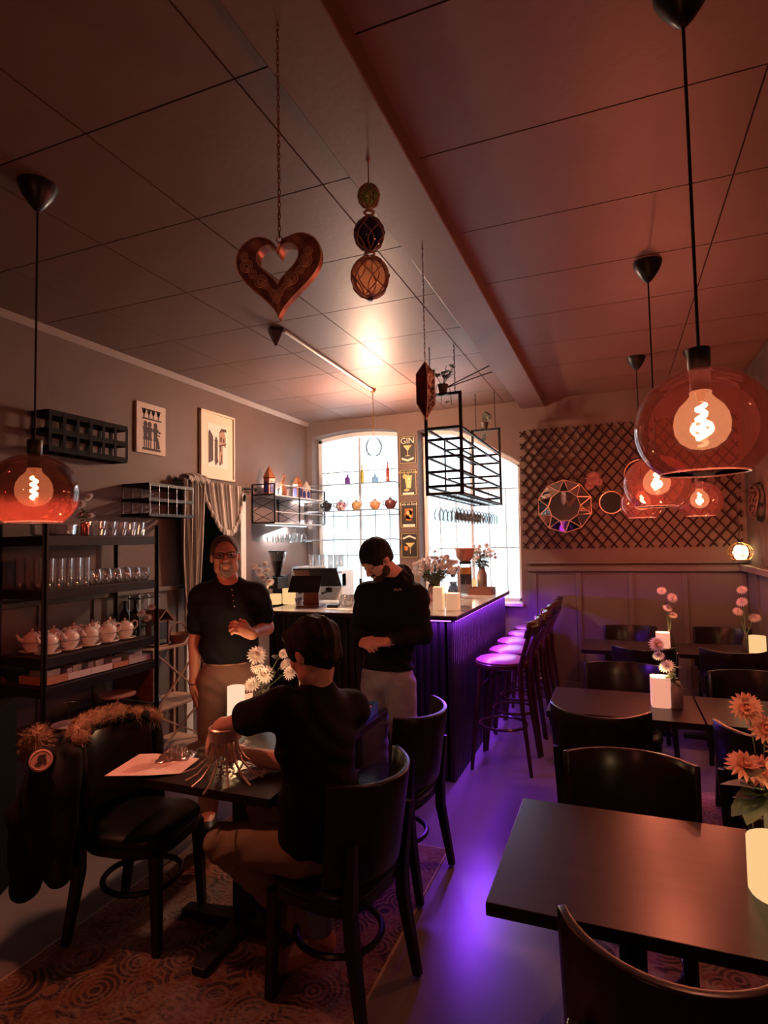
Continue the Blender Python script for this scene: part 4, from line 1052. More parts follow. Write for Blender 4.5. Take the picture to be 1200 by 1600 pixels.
g = G(); cloth(g, 40, 8, hem); g.done('rolled_hem', m_cur, cv, smooth=70)
def tail(u, v):
    w = .30 - .10 * v + .05 * math.sin(v * 4); y = 4.15 - 4.4 + (u - .5) * w + .14 - .04 * v
    return Vector((.03 + .030 * math.sin(u * 2 * PI * 3.5 + v) + .012 * math.sin(u * 17 + v * 5), y, .02 - v * 1.10 - .03 * math.sin(u * PI * 3)))
g = G(); cloth(g, 70, 16, tail); g.done('tail', m_cur, cv, smooth=70, solid=.003)
def loop(u, v):
    a = PI * (1.1 * v - .05); return Vector((.02 + .05 * math.cos(a) , 4.15 - 4.4 + .02 + u * .30 + .02 * math.sin(a * 2), .0 + (.045 + .02 * math.sin(u * PI)) * math.sin(a) + .012 * math.sin(u * 25)))
g = G(); cloth(g, 40, 10, loop); g.done('loop', m_cur, cv, smooth=70, solid=.003)

# ------------------------------------------------------------------ wall shelf by the window
WS0, WS1 = 5.37, 6.52; wx = aty(429, 790, WS0).x; zT = atx(404, 758, -3.62).z; zS = aty(428, 772, WS0).z; zBt = aty(428, 816, WS0).z
t = thing('wall_shelf', 'black metal wall shelf with crossed wire ends beside the window', 'shelf', (XL + .002, (WS0 + WS1) / 2, zS)); D_ = wx - XL; h_ = (WS1 - WS0) / 2
m_pale_edge = mat('pale_shelf_edge', (.55, .56, .58), .35)
for y in (-h_, -.05, h_):
    for x in (.006, D_): g = G(); g.box((x, y, (zT + zBt) / 2 - zS), (.014, .014, zT - zBt)); g.done('upright', m_black, t, smooth=0)
    for z in (zT, zS, zBt): g = G(); g.box((D_ / 2, y, z - zS), (D_, .012, .012)); g.done('cross_rail', m_black, t, smooth=0)
    for k in range(3):
        za, zb3 = zBt - zS + (zS - zBt) * k / 2.5, min(0, zBt - zS + (zS - zBt) * (k + 1) / 2.5)
        if k < 3:
            for s in (0, 1): g = G(); g.bar((.008 + s * (D_ - .016), y, za), (D_ - .008 - s * (D_ - .016), y, zb3), .005); g.done('wire', m_black, t, smooth=0)
for z in (0, zBt - zS):
    g = G(); g.box((D_ / 2, 0, z - .008), (D_, 2 * h_, .014)); g.done('shelf', m_pale_edge, t, smooth=0)
for z in (zT - zS, (zBt - zS) * .62): g = G(); g.box((D_, 0, z), (.008, 2 * h_, .008)); g.done('guard_rail', m_pale_edge, t, smooth=0)
g = G(); g.box((.03, .1, zBt - zS - .020), (.02, .9, .008)); g.done('added_light_strip', glow('added_cool_strip', (.85, .93, 1), 4), t, smooth=0)
lamp('added_under_shelf_light', 'AREA', (XL + .04, (WS0 + WS1) / 2 + .1, zBt - .028), 34, (.86, .94, 1), .9, (0, D(-12), PI / 2), .03)  # strip and lamp added to brighten the wall below the shelf
g = G(); g.box((.02, .1, .006), (.02, .9, .008)); g.done('added_light_strip', MATS['added_cool_strip'], t, smooth=0)
lamp('added_shelf_top_light', 'AREA', (XL + .03, (WS0 + WS1) / 2 + .1, zS + .012), 26, (1, .95, .92), .9, (PI, D(10), PI / 2), .03)  # second strip and lamp, added for the glow above the shelf
# lanterns and figure on it
m_or = mat('amber_brown_ceramic', (.42, .16, .07), .35, noise=(18, (.25, .08, .04), .2)); m_cob = mat('cobalt_blue', (.03, .04, .25), .3)
def house_lantern(lab, y, h, w, mt):
    t = thing('house_lantern', lab, 'lantern', (XL + .12, y, zS + .001)); 
    g = G(); g.lathe([(0, 0), (w, 0), (w * 1.02, .01), (w * .95, h * .55), (w * 1.08, h * .60), (w * .45, h * .85), (.008, h * .97), (0, h)], n=6); g.done('body', mt, t, smooth=0)
    for a in (30, -30, -90):
        g = G(); a = D(a); g.prism([(-w * .32, h * .1), (w * .32, h * .1), (w * .32, h * .36), (0, h * .48), (-w * .32, h * .36)], lambda p, q: Vector((math.cos(a), math.sin(a), 0)) * w * .80 + Vector((-math.sin(a), math.cos(a), 0)) * p + Vector((0, 0, q)), lambda p, q: Vector((math.cos(a), math.sin(a), 0)) * w * .94 + Vector((-math.sin(a), math.cos(a), 0)) * p + Vector((0, 0, q)))
        g.done('window', m_cob, t, smooth=0)
house_lantern('tall amber brown lantern with blue windows at the left of the wall shelf', 5.53, .335, .072, m_or)
house_lantern('amber brown lantern with a bright blue window on the right of the wall shelf', 6.15, .29, .068, m_or)
house_lantern('small pale lantern at the window end of the wall shelf', 6.36, .24, .055, m_porc)
t = thing('bird_figurine', 'slender brown bird-like figurine between the lanterns on the wall shelf', 'figurine', (XL + .12, 5.84, zS + .001))
g = G(); g.tube([(0, 0, .0), (0, 0, .03), (0, .0, .07), (0, -.03, .12), (0, -.035, .17), (0, 0, .21), (0, .02, .245), (0, .0, .265), (0, -.03, .255)], [.05, .03, .036, .032, .022, .017, .014, .013, .004], 10); g.done('body', m_or, t)
k = 0
for i in range(6):
    for j in range(2):
        l = (XL + .07 + j * .11, 5.62 + i * .11, zBt - .018); dup(wg, l, 0, '%s wine glass from the doorway end hanging under the wall shelf, %s row' % (ORD[i], 'wall-side' if j == 0 else 'front'), 'glasses under the wall shelf')

# ================================================================== BACK WALL DECORATION
m_signb = mat('black_tin_sign', (.03, .025, .022), .4); m_yel = mat('warm_yellow_print', (.72, .55, .22), .5); m_signw = mat('cream_print', (.80, .72, .58), .5); m_orp = mat('orange_print', (.75, .25, .08), .5)
def sign(px, py, w, h, lab):
    q = aty(px, py, YB - .004); t = thing('cocktail_sign', lab, 'sign', q)
    g = G(); g.box((0, -.003, 0), (w, .006, h)); g.done('plate', m_signb, t, smooth=0, bevel=.002)
    g = G()
    for s in (-1, 1): g.box((s * (w / 2 - .010), -.0065, 0), (.004, .001, h - .02)); g.box((0, -.0065, s * (h / 2 - .010)), (w - .02, .001, .004))
    g.done('border', m_yel, t, smooth=0)
    return t
def shape(t, polys, mt, name, y=-.0068):
    g = G()
    for p in polys: g.prism(p, lambda a, b: Vector((a, y, b)), lambda a, b: Vector((a, y - .0012, b)))
    g.done(name, mt, t, smooth=0)
RX = (PI / 2, 0, 0)
t = sign(637, 703, .215, .335, 'top tin cocktail sign, reading GIN, between the windows')
lettering('GIN', .10, m_signw, t, (0, -.007, .108), RX)
shape(t, [[(-.055, .055), (.055, .055), (0, -.015)], bx(-.004, -.07, .004, -.01), bx(-.03, -.076, .03, -.068)], m_yel, 'cocktail_glass')
shape(t, [[(-.075, -.09), (0, -.115), (.075, -.09), (.075, -.115), (0, -.14), (-.075, -.115)]], m_signw, 'banner')
shape(t, [el(.028, .048, .010, .010)], m_orp, 'olive', -.0082)
t = sign(638, 754, .215, .32, 'second tin cocktail sign, a tall yellow drink, between the windows')
lettering('Fresh and Long', .038, m_yel, t, (0, -.007, .125), RX)
shape(t, [[(-.045, .085), (.05, .085), (.032, -.07), (-.022, -.07)], bx(.0, .08, .006, .11), el(-.04, .075, .03, .03)], m_yel, 'tall_drink')
shape(t, [el(.01, .04, .012, .012), el(.02, 0, .012, .012), el(.005, -.04, .010, .010)], m_signw, 'ice', -.0082)
shape(t, [el(-.02, -.09, .035, .014)], m_yel, 'lemon'); shape(t, [bx(-.07, -.145, .07, -.12)], m_signw, 'banner')
t = sign(639, 804, .215, .32, 'third tin cocktail sign, an orange drink on black, between the windows')
lettering('Lady on Sand', .040, m_signw, t, (0, -.007, .125), RX)
shape(t, [[(-.05, .07), (.05, .07), (.03, -.07), (-.03, -.07)], el(0, .0, .055, .06)], m_orp, 'drink')
shape(t, [el(-.01, .02, .02, .03), el(.02, -.02, .015, .02)], m_yel, 'highlight_fruit', -.0082); shape(t, [bx(-.075, -.145, .075, -.115)], m_signw, 'banner')
t = sign(640, 852, .215, .30, 'lowest tin cocktail sign, half hidden behind the hooded man')
shape(t, [[(-.08, .09), (0, .12), (.08, .09), (.08, .07), (0, .10), (-.08, .07)]], m_signw, 'banner'); shape(t, [[(-.05, .03), (.07, .03), (.01, -.03)], bx(.006, -.1, .014, -.03)], m_yel, 'glass_outline')
shape(t, [bx(-.07, -.02, .0, -.012), bx(-.06, -.06, -.02, -.02)], m_orp, 'shaker')

# lattice
m_lat = wood('dark_brown_lattice', (.020, .008, .006), (.032, .013, .010), .8, spec=.15)
LX0, LX1, LZ0, LZ1 = -.955, 1.12, 1.62, 2.90
lt = thing('wall_lattice', 'wide dark brown wooden lattice on the back wall', 'lattice', ((LX0 + LX1) / 2, YB, (LZ0 + LZ1) / 2))
w2, h2 = (LX1 - LX0) / 2, (LZ1 - LZ0) / 2; sx_ = .114; slope = 1.2
for s in (-1, 1):
    k = -40
    while k < 41:
        # line x = c + s * z / slope
        c = k * sx_ / 1.0 * .5 * 2 * .5 + 0; k += 2
        c = (k - 1) * sx_ / 2
        za = -h2; zb4 = h2; xa = c + s * za / slope; xb = c + s * zb4 / slope
        def clip(za, zb4):
            pts = []
            for z in (za, zb4):
                x = c + s * z / slope
                if x < -w2: z = (-w2 - c) * slope * s
                elif x > w2: z = (w2 - c) * slope * s
                pts.append((c + s * z / slope, z))
            return pts
        if max(xa, xb) < -w2 + .03 or min(xa, xb) > w2 - .03: continue
        (xa, za), (xb, zb4) = clip(za, zb4); e = Vector((xb - xa, 0, zb4 - za)); e.normalize()
        y = -.012 if s > 0 else -.024
        g = G(); g.bar(Vector((xa, y, za)) - e * .02, Vector((xb, y, zb4)) + e * .02, .010, .015); g.done('slat', m_lat, lt, smooth=0)
# geometric mirror
m_mir = mat('mirror', (.75, .72, .70), .03, metal=1.0); m_gold = mat('rose_gold_wire', (.85, .50, .34), .35, metal=.6)
q = aty(882, 791, YB - .04); R1 = .285; R2 = .165
t = thing('geometric_mirror', 'ten-sided faceted mirror with rose gold edges on the lattice', 'mirror', q, 0)
O = [Vector((R1 * math.cos(2 * PI * (i + .5) / 10), 0.0, R1 * math.sin(2 * PI * (i + .5) / 10))) for i in range(10)]
I = [Vector((R2 * math.cos(2 * PI * i / 10 + PI / 10 * (1 if 1 else 0) * 0), -.035, R2 * math.sin(2 * PI * i / 10))) for i in range(10)]
I5 = I[::2]
wires = G()
for i in range(10):
    a, b = O[i], O[(i + 1) % 10]; c = I[(i + 1) % 10]
    rr = random.uniform(-.012, .012)
    g = G(); V = [g.bm.verts.new(v) for v in (a, b, c + Vector((0, rr, 0)))]; g.bm.faces.new(V); g.done('facet', m_mir, t, smooth=0)
    d = I[i]
    g = G(); V = [g.bm.verts.new(v) for v in (a, c, d)]; g.bm.faces.new(V); g.done('facet', m_mir if i % 2 else m_bplastic, t, smooth=0)
    for p_, r_ in ((a, b), (a, c), (b, c), (c, d)): wires.tube([p_, r_], .0055, 5)
wires.done('wire_frame', m_gold, t)
g = G(); V = [g.bm.verts.new(v) for v in I]; g.bm.faces.new(V); g.done('centre_glass', m_mir, t, smooth=0)
g = G(); g.box((0, .018, 0), (.2, .028, .2)); g.done('back_board', m_bplastic, t, smooth=0)
def round_mirror(lab, px, py, r):
    q = aty(px, py, YB - .036); t = thing('round_mirror', lab, 'mirror', q)
    R_ = Matrix.Rotation(PI / 2, 3, 'X'); g = G(); g.lathe([(0, .0), (r, .0), (r, .006), (0, .006)], n=28, R=R_); g.done('glass', m_mir, t, smooth=30)
    g = G(); g.tube([(r * math.cos(a), -.003, r * math.sin(a)) for a in [2 * PI * i / 32 for i in range(32)]], .007, 6, closed=True); g.done('rim', m_gold, t)
round_mirror('small round mirror with a thin rim right of the faceted mirror', 955, 785, .115)
round_mirror('round mirror partly hidden behind the far globe pendants', 1000, 741, .15)
q = aty(930, 752, YB - .05); t = thing('dried_flower', 'dried pink flower hung on the lattice above the small round mirror', 'flowers', q)
g = G(); g.tube([(0, 0, 0), (.03, .0, -.08), (.09, 0, -.15)], .004, 5); g.done('stem', m_stem, t)
for dx, dz, r in ((-.02, .03, .075), (-.06, -.04, .05), (.03, -.01, .045)): bloom(t, (dx, 0, dz), r, mat('dusty_pink_petal', (.45, .20, .17), .8), (PI / 2, 0))
# dark woven hoop cluster on the right wall
q = atx(1178, 785, XR - .08); t = thing('woven_hoops', 'dark woven ring ornament on the right wall near the corner', 'ornament', q)
g = G()
for r, cy, czz in ((.17, 0, 0), (.165, .01, .005), (.07, .07, .05), (.075, -.06, .04), (.07, .0, -.07)):
    g.tube([(.012 * math.sin(a * 3), cy + r * math.cos(a), czz + r * .9 * math.sin(a)) for a in [2 * PI * i / 28 for i in range(28)]], .012, 6, closed=True)
g.done('hoops', mat('dark_wicker', (.05, .025, .02), .7, bump=.6, bscale=80), t)
g = G(); g.bar((0, 0, .15), (.06, 0, .17), .01); g.done('hook', m_black, t, smooth=0)
# ================================================================== BACK BAR
m_steel = mat('brushed_steel', (.62, .62, .63), .28, metal=1.0); m_cab = mat('white_cabinet', (.72, .72, .71), .4)
t = thing('back_counter', 'low white counter under the windows behind the bar', 'counter', (-2.70, 6.28, 0))
g = G(); g.box((0, 0, .455), (1.86, .56, .91)); g.done('cabinet', m_cab, t, smooth=0)
g = G(); g.box((0, -.01, .93), (1.88, .60, .04)); g.done('worktop', m_ctop, t, smooth=0, bevel=.004)
t = thing('side_counter', 'low white counter along the left wall behind the bar', 'counter', (-3.36, 5.60, 0))
g = G(); g.box((0, 0, .455), (.56, .68, .91)); g.done('cabinet', m_cab, t, smooth=0)
g = G(); g.box((0, 0, .93), (.58, .70, .04)); g.done('worktop', m_ctop, t, smooth=0, bevel=.004)
ZB = .951
q = aty(434, 880, 5.45)
t = thing('coffee_grinder', 'coffee grinder with a dark bean-filled hopper behind the bar flowers', 'grinder', (q.x, 5.45, ZB)); zt_ = aty(434, 862, 5.45).z - ZB
g = G(); g.box((0, 0, .02), (.17, .24, .04)); g.box((0, .05, .22), (.13, .12, .40)); g.box((0, -.02, zt_ - .33), (.14, .20, .12)); g.done('body', m_bplastic, t, smooth=0, bevel=.008)
g = G(); g.lathe([(.035, zt_ - .27), (.045, zt_ - .22), (.095, zt_ - .02), (.098, zt_)], n=24); g.done('hopper', glass('smoked_hopper', (.35, .33, .33), .05, .8, .12), t, smooth=60)
g = G(); g.lathe([(0, zt_ - .26), (.03, zt_ - .26), (.042, zt_ - .21), (.070, zt_ - .10), (0, zt_ - .09)], n=20); g.done('beans', mat('coffee_beans', (.03, .015, .01), .5, bump=1, bscale=90), t, kind='stuff')
g = G(); g.lathe([(0, zt_ + .012), (.10, zt_ + .010), (.10, zt_ - .002), (0, zt_ - .002)], n=24); g.done('lid', m_bplastic, t)
q = aty(500, 892, 6.22)
t = thing('espresso_machine', 'white and steel espresso machine under the left window, cups on top', 'coffee machine', (q.x + .02, 6.24, ZB)); hz2 = q.z - ZB
g = G(); g.box((0, .06, hz2 / 2 + .03), (.62, .34, hz2 - .06)); g.box((0, -.08, .05), (.62, .36, .10)); g.done('body', m_cab, t, smooth=0, bevel=.012)
g = G(); g.box((0, -.10, hz2 - .10), (.62, .22, .16)); g.done('group_head_panel', m_steel, t, smooth=0, bevel=.01)
for dx in (-.15, .15):
    g = G(); g.cyl((dx, -.13, hz2 - .24), (dx, -.13, hz2 - .18), .035, n=14); g.bar((dx, -.14, hz2 - .225), (dx, -.29, hz2 - .24), .022); g.done('portafilter', m_bplastic, t)
g = G()
for s in (-1, 1): g.box((s * .30, 0, hz2 + .03), (.008, .42, .05)); g.box((0, s * .21, hz2 + .05), (.60, .006, .006))
g.done('cup_rail', m_steel, t, smooth=0)
ETOP = ZB + hz2 + .001; EX, EY = q.x + .02, 6.24
def cup(lab, loc, r=.035, h=.055, mt=None, group=None):
    t = thing('cup', lab, 'cup', loc, 0, group)
    g = G(); g.lathe([(0, 0), (r * .6, 0), (r * .9, h * .4), (r, h), (r * .93, h), (r * .8, h * .4), (0, h * .12)], n=16); g.done('bowl', mt or m_porc, t)
    g = G(); g.tube([(r * .93, 0, h * .8), (r * 1.4, 0, h * .75), (r * 1.35, 0, h * .4), (r * .85, 0, h * .3)], .004, 6); g.done('handle', mt or m_porc, t)
    return t
c0_ = None
for i in range(5):
    l = (EX - .24 + i * .075, EY - .10, ETOP)
    if c0_ is None: c0_ = cup('first white cup from the left on top of the espresso machine', l, group='cups on the espresso machine')
    else: dup(c0_, l, rnd.random() * 3, '%s white cup from the left on top of the espresso machine' % ORD[i])
tg = None
for i, (dx, dy) in enumerate(((-.18, .05), (-.10, .06), (-.02, .05), (.10, .02), (.17, .06), (.24, .03))):
    l = (EX + dx, EY + dy, ETOP); o = dup(tall, l, 0, '%s tall clear glass from the left on top of the espresso machine' % ORD[i], 'tall glasses on the espresso machine')
for px, y, h, lab in ((548, 6.12, .20, 'black bottle-shaped syrup pump beside the espresso machine'),):
    q = aty(px, 890, y); t = bottle(lab, (q.x + .12, y, ZB), .34, .04, None, m_bplastic)

# front counter: terminal, candles, flowers, small things
q = atz(491, 946, BZ)
t = thing('point_of_sale_terminal', 'double-screened till in black on a copper-brown stand', 'till', (q.x, 4.42, BZ), D(12))
m_cop = mat('copper_brown_stand', (.26, .11, .08), .4, metal=.3)
g = G(); g.box((0, 0, .007), (.20, .20, .014)); g.prism([(-.07, .014), (.07, .014), (.062, .17), (-.062, .17)], lambda a, b: Vector((a, -.01 + b * .10, b)), lambda a, b: Vector((a, .012 + b * .10, b))); g.done('stand', m_cop, t, smooth=0, bevel=.003)
def slab(name, w, h, c, tilt, mt):
    g = G(); g.box((0, 0, 0), (w, h, .014)); o = g.done(name, mt, t, smooth=0, bevel=.003); o.location = c; o.rotation_euler = (tilt, 0, 0); return o
s_ = slab('customer_screen', .27, .17, (-.035, -.045, .19), D(48), m_bplastic)
g = G(); g.box((0, 0, .0075), (.25, .15, .001)); g.done('screen_glass', mat('dark_screen', (.004, .004, .005), .35), s_, smooth=0)
s_ = slab('main_screen', .385, .24, (.03, .10, .235), D(-42), m_bplastic)
g = G(); g.box((-.12, 0, -.0076), (.13, .225, .001)); g.done('painted_reflection', m_cop, s_, smooth=0)  # copper patch painted as a reflection on the screen's left part
m_candle = glow('candlelit_frosted_glass', (1.0, .60, .26), 1.7); m_wax = glow('candle_wax_light', (1.0, .66, .34), 2.2)
m_frost = mat('frosted_white_glass', (.80, .74, .68), .35, emit=(1, .55, .3), es=.8)
def candle(lab, loc, r, h, pw, mt=None, square=False, group=None, rim=True):
    t = thing('candle_holder', lab, 'candle', loc, 0, group)
    n = 24; q_ = lambda r_: [(math.copysign(abs(math.cos(a)) ** .35, math.cos(a)) * r_, math.copysign(abs(math.sin(a)) ** .35, math.sin(a)) * r_) for a in [2 * PI * (i + .5) / n for i in range(n)]] if square else [(r_ * math.cos(2 * PI * i / n), r_ * math.sin(2 * PI * i / n)) for i in range(n)]
    g = G(); rings = [[g.bm.verts.new((a, b, z)) for a, b in q_(rr)] for rr, z in ((r * .93, 0), (r, .008), (r, h), (r * .9, h), (r * .9, h * .55), (r * .5, h * .52))]; g.skin(rings); g.done('glass', mt or m_candle, t, smooth=40)
    g = G(); g.lathe([(0, h * .53), (r * .45, h * .53), (r * .45, h * .62), (0, h * .62)], n=14); w_ = g.done('wax', m_wax, t)
    g = G(); g.lathe([(0, h * .62), (.005, h * .65), (.006, h * .70), (0, h * .80)], n=8); g.done('flame', m_fil, w_)
    lamp('candle_light', 'POINT', (loc[0], loc[1], loc[2] + h + .02), pw, (1, .55, .25), .03)
    return t
q = atz(430, 944, BZ); candle('small glowing yellow candle at the left end of the bar top', (q.x, q.y, BZ), .047, .09, 1.0, square=True)
q = atz(449, 944, BZ); candle('larger glowing yellow candle glass beside the small one on the bar', (q.x, q.y + .03, BZ), .058, .135, 1.2)
q = atz(424, 940, BZ)
bouquet('flower_vase', 'white and pink flowers in a glass vase behind the bar candles', (q.x + .03, 4.53, BZ), [(0, 0), (.04, 0), (.045, .02), (.04, .12), (.036, .12), (.03, .02), (0, .01)], m_clear,
        [(-.09, -.02, .33, .035), (-.05, .0, .29, .04), (.02, .02, .29, .036), (-.03, -.03, .26, .034), (.0, -.02, .23, .036), (-.08, -.04, .165, .04), (.06, .0, .19, .04), (.05, -.05, .14, .036), (-.02, .05, .35, .03)], (m_petw, m_pet), 14, m_leaf2, .06)
q = atz(523, 948, BZ); t = thing('card_reader', 'small black card reader on the bar top right of the till', 'card reader', (q.x, 4.40, BZ), .3)
g = G(); g.box((0, 0, .012), (.09, .14, .024)); g.done('body', m_bplastic, t, smooth=0, bevel=.006)
g = G(); g.box((0, .03, .0245), (.07, .05, .002)); g.done('screen', MATS['dark_screen'], t, smooth=0)
for px, w, r, lab in ((512, .14, .2, 'white paper slip left of the card reader'), (541, .16, -.3, 'white paper slip right of the card reader')):
    q = atz(px, 951, BZ); o = G().box((0, 0, .0008), (w, .10, .0016)).done('paper_slip', m_paper, smooth=0); tag(o, lab, 'paper', None, (q.x, 4.26, BZ + .0003), r)
for i, (px, yy) in enumerate(((537, 4.50), (545, 4.47), (552, 4.52))):
    q = aty(px, 940, yy); dup(stl, (q.x, yy, BZ), 0, 'small clear glass on the bar top beside the hooded man', 'small glasses beside the card reader')
q = aty(467, 935, 4.52); cup('blue and white cup on the bar between the candles and the till', (q.x, 4.52, BZ), .036, .06, mat('blue_white_glaze', (.30, .36, .60), .2, noise=(30, (.75, .76, .8), .08)))

# side counter
q = atz(674, 957, BZ); candle('tall frosted white candle holder at the corner of the bar', (q.x, 4.42, BZ), .040, .175, .5, m_frost, True)
q = atz(692, 958, BZ); candle('short square frosted candle holder at the corner of the bar', (q.x + .01, 4.45, BZ), .050, .125, .8, m_frost, True)
q = aty(679, 940, 4.78)
heads = []
for i in range(90):
    a = rnd.random() * 2 * PI; rr = rnd.random() ** .6 * .21; heads.append((rr * math.cos(a) + .03, rr * math.sin(a) * .7, .41 - rr * .6 + rnd.uniform(-.05, .05), rnd.uniform(.015, .026)))
bouquet('flower_vase', 'large white and pink bouquet in a rose-tinted vase on the bar side', (q.x, 4.78, BZ), [(0, 0), (.05, 0), (.055, .02), (.055, .13), (.05, .17), (.046, .17), (.05, .13), (.05, .02), (0, .01)], glass('rose_vase_glass', (.75, .5, .45), .05, .8, .2), heads, (m_petw, m_petw, m_petw, m_pet), 60, m_leaf2, .075, leaf_h=(.15, .75))
q = aty(732, 920, 5.75); jz = BZ
t = thing('infusion_jar', 'glass jar of layered fruit drink with a hammered copper bowl for a lid', 'jar', (-1.42, 5.75, jz))
g = G(); g.lathe([(0, 0), (.06, 0), (.064, .01), (.064, .27), (.055, .29), (.055, .30)], n=24); g.done('glass', m_clear, t, smooth=60)
for z0, z1, mt_, nm in ((.01, .10, mat('pale_water', (.5, .58, .62), .1), 'drink'), (.10, .20, mat('dark_fruit', (.07, .06, .08), .4), 'fruit'), (.20, .265, mat('orange_slices', (.85, .35, .05), .4, noise=(25, (.9, .6, .2), .1)), 'orange_slices')):
    g = G(); g.lathe([(0, z0), (.058, z0), (.058, z1), (0, z1)], n=20); g.done(nm, mt_, t)
g = G(); g.lathe([(0, .30), (.058, .30), (.06, .325), (0, .325)], n=20); g.done('lid', m_bplastic, t)
g = G(); g.lathe([(0, .325), (.05, .327), (.085, .37), (.092, .42), (.098, .455), (.09, .452), (.08, .38), (0, .34)], n=18); g.done('copper_bowl', mat('hammered_copper', (.55, .24, .16), .4, metal=.6, bump=.8, bscale=60), t)
t = thing('coffee_dripper', 'white stand with a dark glass coffee dripper beside the bouquet', 'coffee maker', (-1.44, 5.35, BZ))
g = G(); g.box((0, 0, .01), (.12, .12, .02)); g.box((.055, 0, .16), (.012, .06, .28)); g.box((0, 0, .285), (.12, .10, .014)); g.done('stand', m_cab, t, smooth=0)
g = G(); g.lathe([(0, .022), (.045, .022), (.055, .07), (.03, .13), (.04, .15)], n=18); g.done('jug', glass('smoked_jug', (.2, .2, .22), .05, .8, .2), t)
g = G(); g.lathe([(.015, .19), (.055, .29), (.05, .29), (.012, .20)], n=18); g.done('cone', MATS['smoked_jug'], t)
t = thing('box', 'small blue box on the bar top behind the candles', 'box', (-1.42, 5.10, BZ)); g = G(); g.box((0, 0, .03), (.13, .09, .06)); g.done('carton', mat('blue_carton', (.10, .25, .45), .5), t, smooth=0); g = G(); g.box((0, 0, .063), (.134, .094, .007)); g.done('lid', m_bplastic, t, smooth=0)
t = thing('serving_tray', 'low dark brown wooden tray near the far end of the bar side', 'tray', (-1.27, 5.82, BZ), .05)
g = G(); g.box((0, 0, .008), (.22, .30, .016))
for s in (-1, 1): g.box((s * .105, 0, .03), (.012, .30, .06)); g.box((0, s * .145, .03), (.20, .012, .06))
g.done('tray', m_rustic, t, smooth=0)
g = G(); g.box((.114, 0, .035), (.004, .09, .02)); g.done('handle', m_bplastic, t, smooth=0)
heads = []
for i in range(44):
    a = rnd.random() * 2 * PI; rr = rnd.random() ** .6 * .17; heads.append((rr * math.cos(a), rr * math.sin(a) * .7, .46 - rr * .4 + rnd.uniform(-.07, .05), rnd.uniform(.016, .028)))
bouquet('flower_vase', 'loose white flowers in a dark vase at the far end of the bar', (-1.33, 6.10, BZ), [(0, 0), (.045, 0), (.05, .02), (.052, .17), (.035, .22), (.038, .24), (.03, .24), (0, .2)], mat('grey_brown_vase', (.16, .12, .11), .4), heads, m_petw, 34, m_leaf2, .07, leaf_h=(.2, .9))
candle('glowing yellow candle glass beside the dark vase at the far bar end', (-1.42, 6.02, BZ), .05, .13, 1.0)

# glass shelves across the left window with small teapots
m_gsh = glass('green_edge_glass', (.88, .95, .95), .02, .8, .12)
wsz = [aty(540, y, YB - .1).z for y in (757, 798, 843)]
for i, z in enumerate(wsz):
    t = thing('window_shelf', ('upper', 'middle', 'lower')[i] + ' glass shelf across the left window', 'shelf', (-3.015, YB - .10, z))
    g = G(); g.box((0, .01, -.004), (1.24, .14, .008)); g.done('glass', m_gsh, t, smooth=0)
    g = G(); g.cyl((-.64, -.06, -.004), (.62, -.06, -.004), .007, n=8); g.done('front_rod', m_steel, t)
    for s in (-1, 1): g = G(); g.box((s * .61, .04, -.012), (.02, .14, .012)); g.done('bracket', m_steel, t, smooth=0)
def mini_pot(lab, px, mt, r, lid, hoop=False):
    q = aty(px, 790, YB - .10); t = thing('small_teapot', lab, 'teapot', (q.x, YB - .10, wsz[1]), rnd.uniform(-.4, .4), 'small teapots on the window shelf')
    g = G(); g.lathe([(0, 0), (r * .5, 0), (r * .9, r * .45), (r, r * .95), (r * .85, r * 1.5), (r * .35, r * 1.8), (0, r * 1.82)], n=20); g.done('body', mt, t)
    g = G(); g.tube([(r * .8, 0, r * .9), (r * 1.12, 0, r * 1.2), (r * 1.2, 0, r * 1.5)], [r * .22, r * .14, r * .10], 8); g.done('spout', mt, t)
    g = G()
    if hoop: g.tube([(r * .8 * math.cos(a), 0, r * 1.5 + r * 1.2 * math.sin(a)) for a in [PI * i / 10 for i in range(11)]], r * .06, 6)
    else: g.tube([(-r * .75, 0, r * 1.4), (-r * 1.35, 0, r * 1.4), (-r * 1.3, 0, r * .8), (-r * .85, 0, r * .6)], r * .10, 6)
    g.done('handle', lid, t)
    g = G(); g.lathe([(r * .36, r * 1.8), (r * .25, r * 1.95), (r * .08, r * 2.0), (r * .1, r * 2.15), (0, r * 2.2)], n=12); g.done('lid', lid, t)
mini_pot('small black teapot, leftmost on the window shelf', 510, mat('black_glaze', (.02, .02, .025), .15), .068, m_black)
mini_pot('small speckled purple teapot, second on the window shelf', 533, mat('speckled_glaze', (.20, .05, .15), .25, noise=(30, (.7, .6, .62), .06)), .066, MATS['black_glaze'])
mini_pot('small golden teapot with a hoop handle on the window shelf', 557, mat('gold_glaze', (.60, .38, .18), .3, metal=.3), .062, m_brass, True)
mini_pot('small orange teapot, fourth on the window shelf', 586, mat('orange_glaze', (.62, .28, .13), .25), .062, MATS['orange_glaze'])
mini_pot('small maroon teapot, rightmost on the window shelf', 610, mat('maroon_glaze', (.10, .02, .025), .2), .068, MATS['maroon_glaze'])
for px, col, h, r, lab in ((513, (.85, .82, .75), .20, .03, 'pale bottle at the left of the upper window shelf'), (543, (.35, .15, .35), .12, .035, 'small violet bottle on the upper window shelf'), (566, (.85, .6, .2), .22, .022, 'slim yellow bottle on the upper window shelf'), (586, (.5, .55, .6), .10, .04, 'squat grey bottle on the upper window shelf'), (606, (.65, .2, .12), .24, .022, 'slim red bottle on the upper window shelf')):
    q = aty(px, 750, YB - .1); bottle(lab, (q.x, YB - .10, wsz[0]), h, r, 'bottles on the upper window shelf', glass('tint_%d' % px, col, .05, .8, .2))

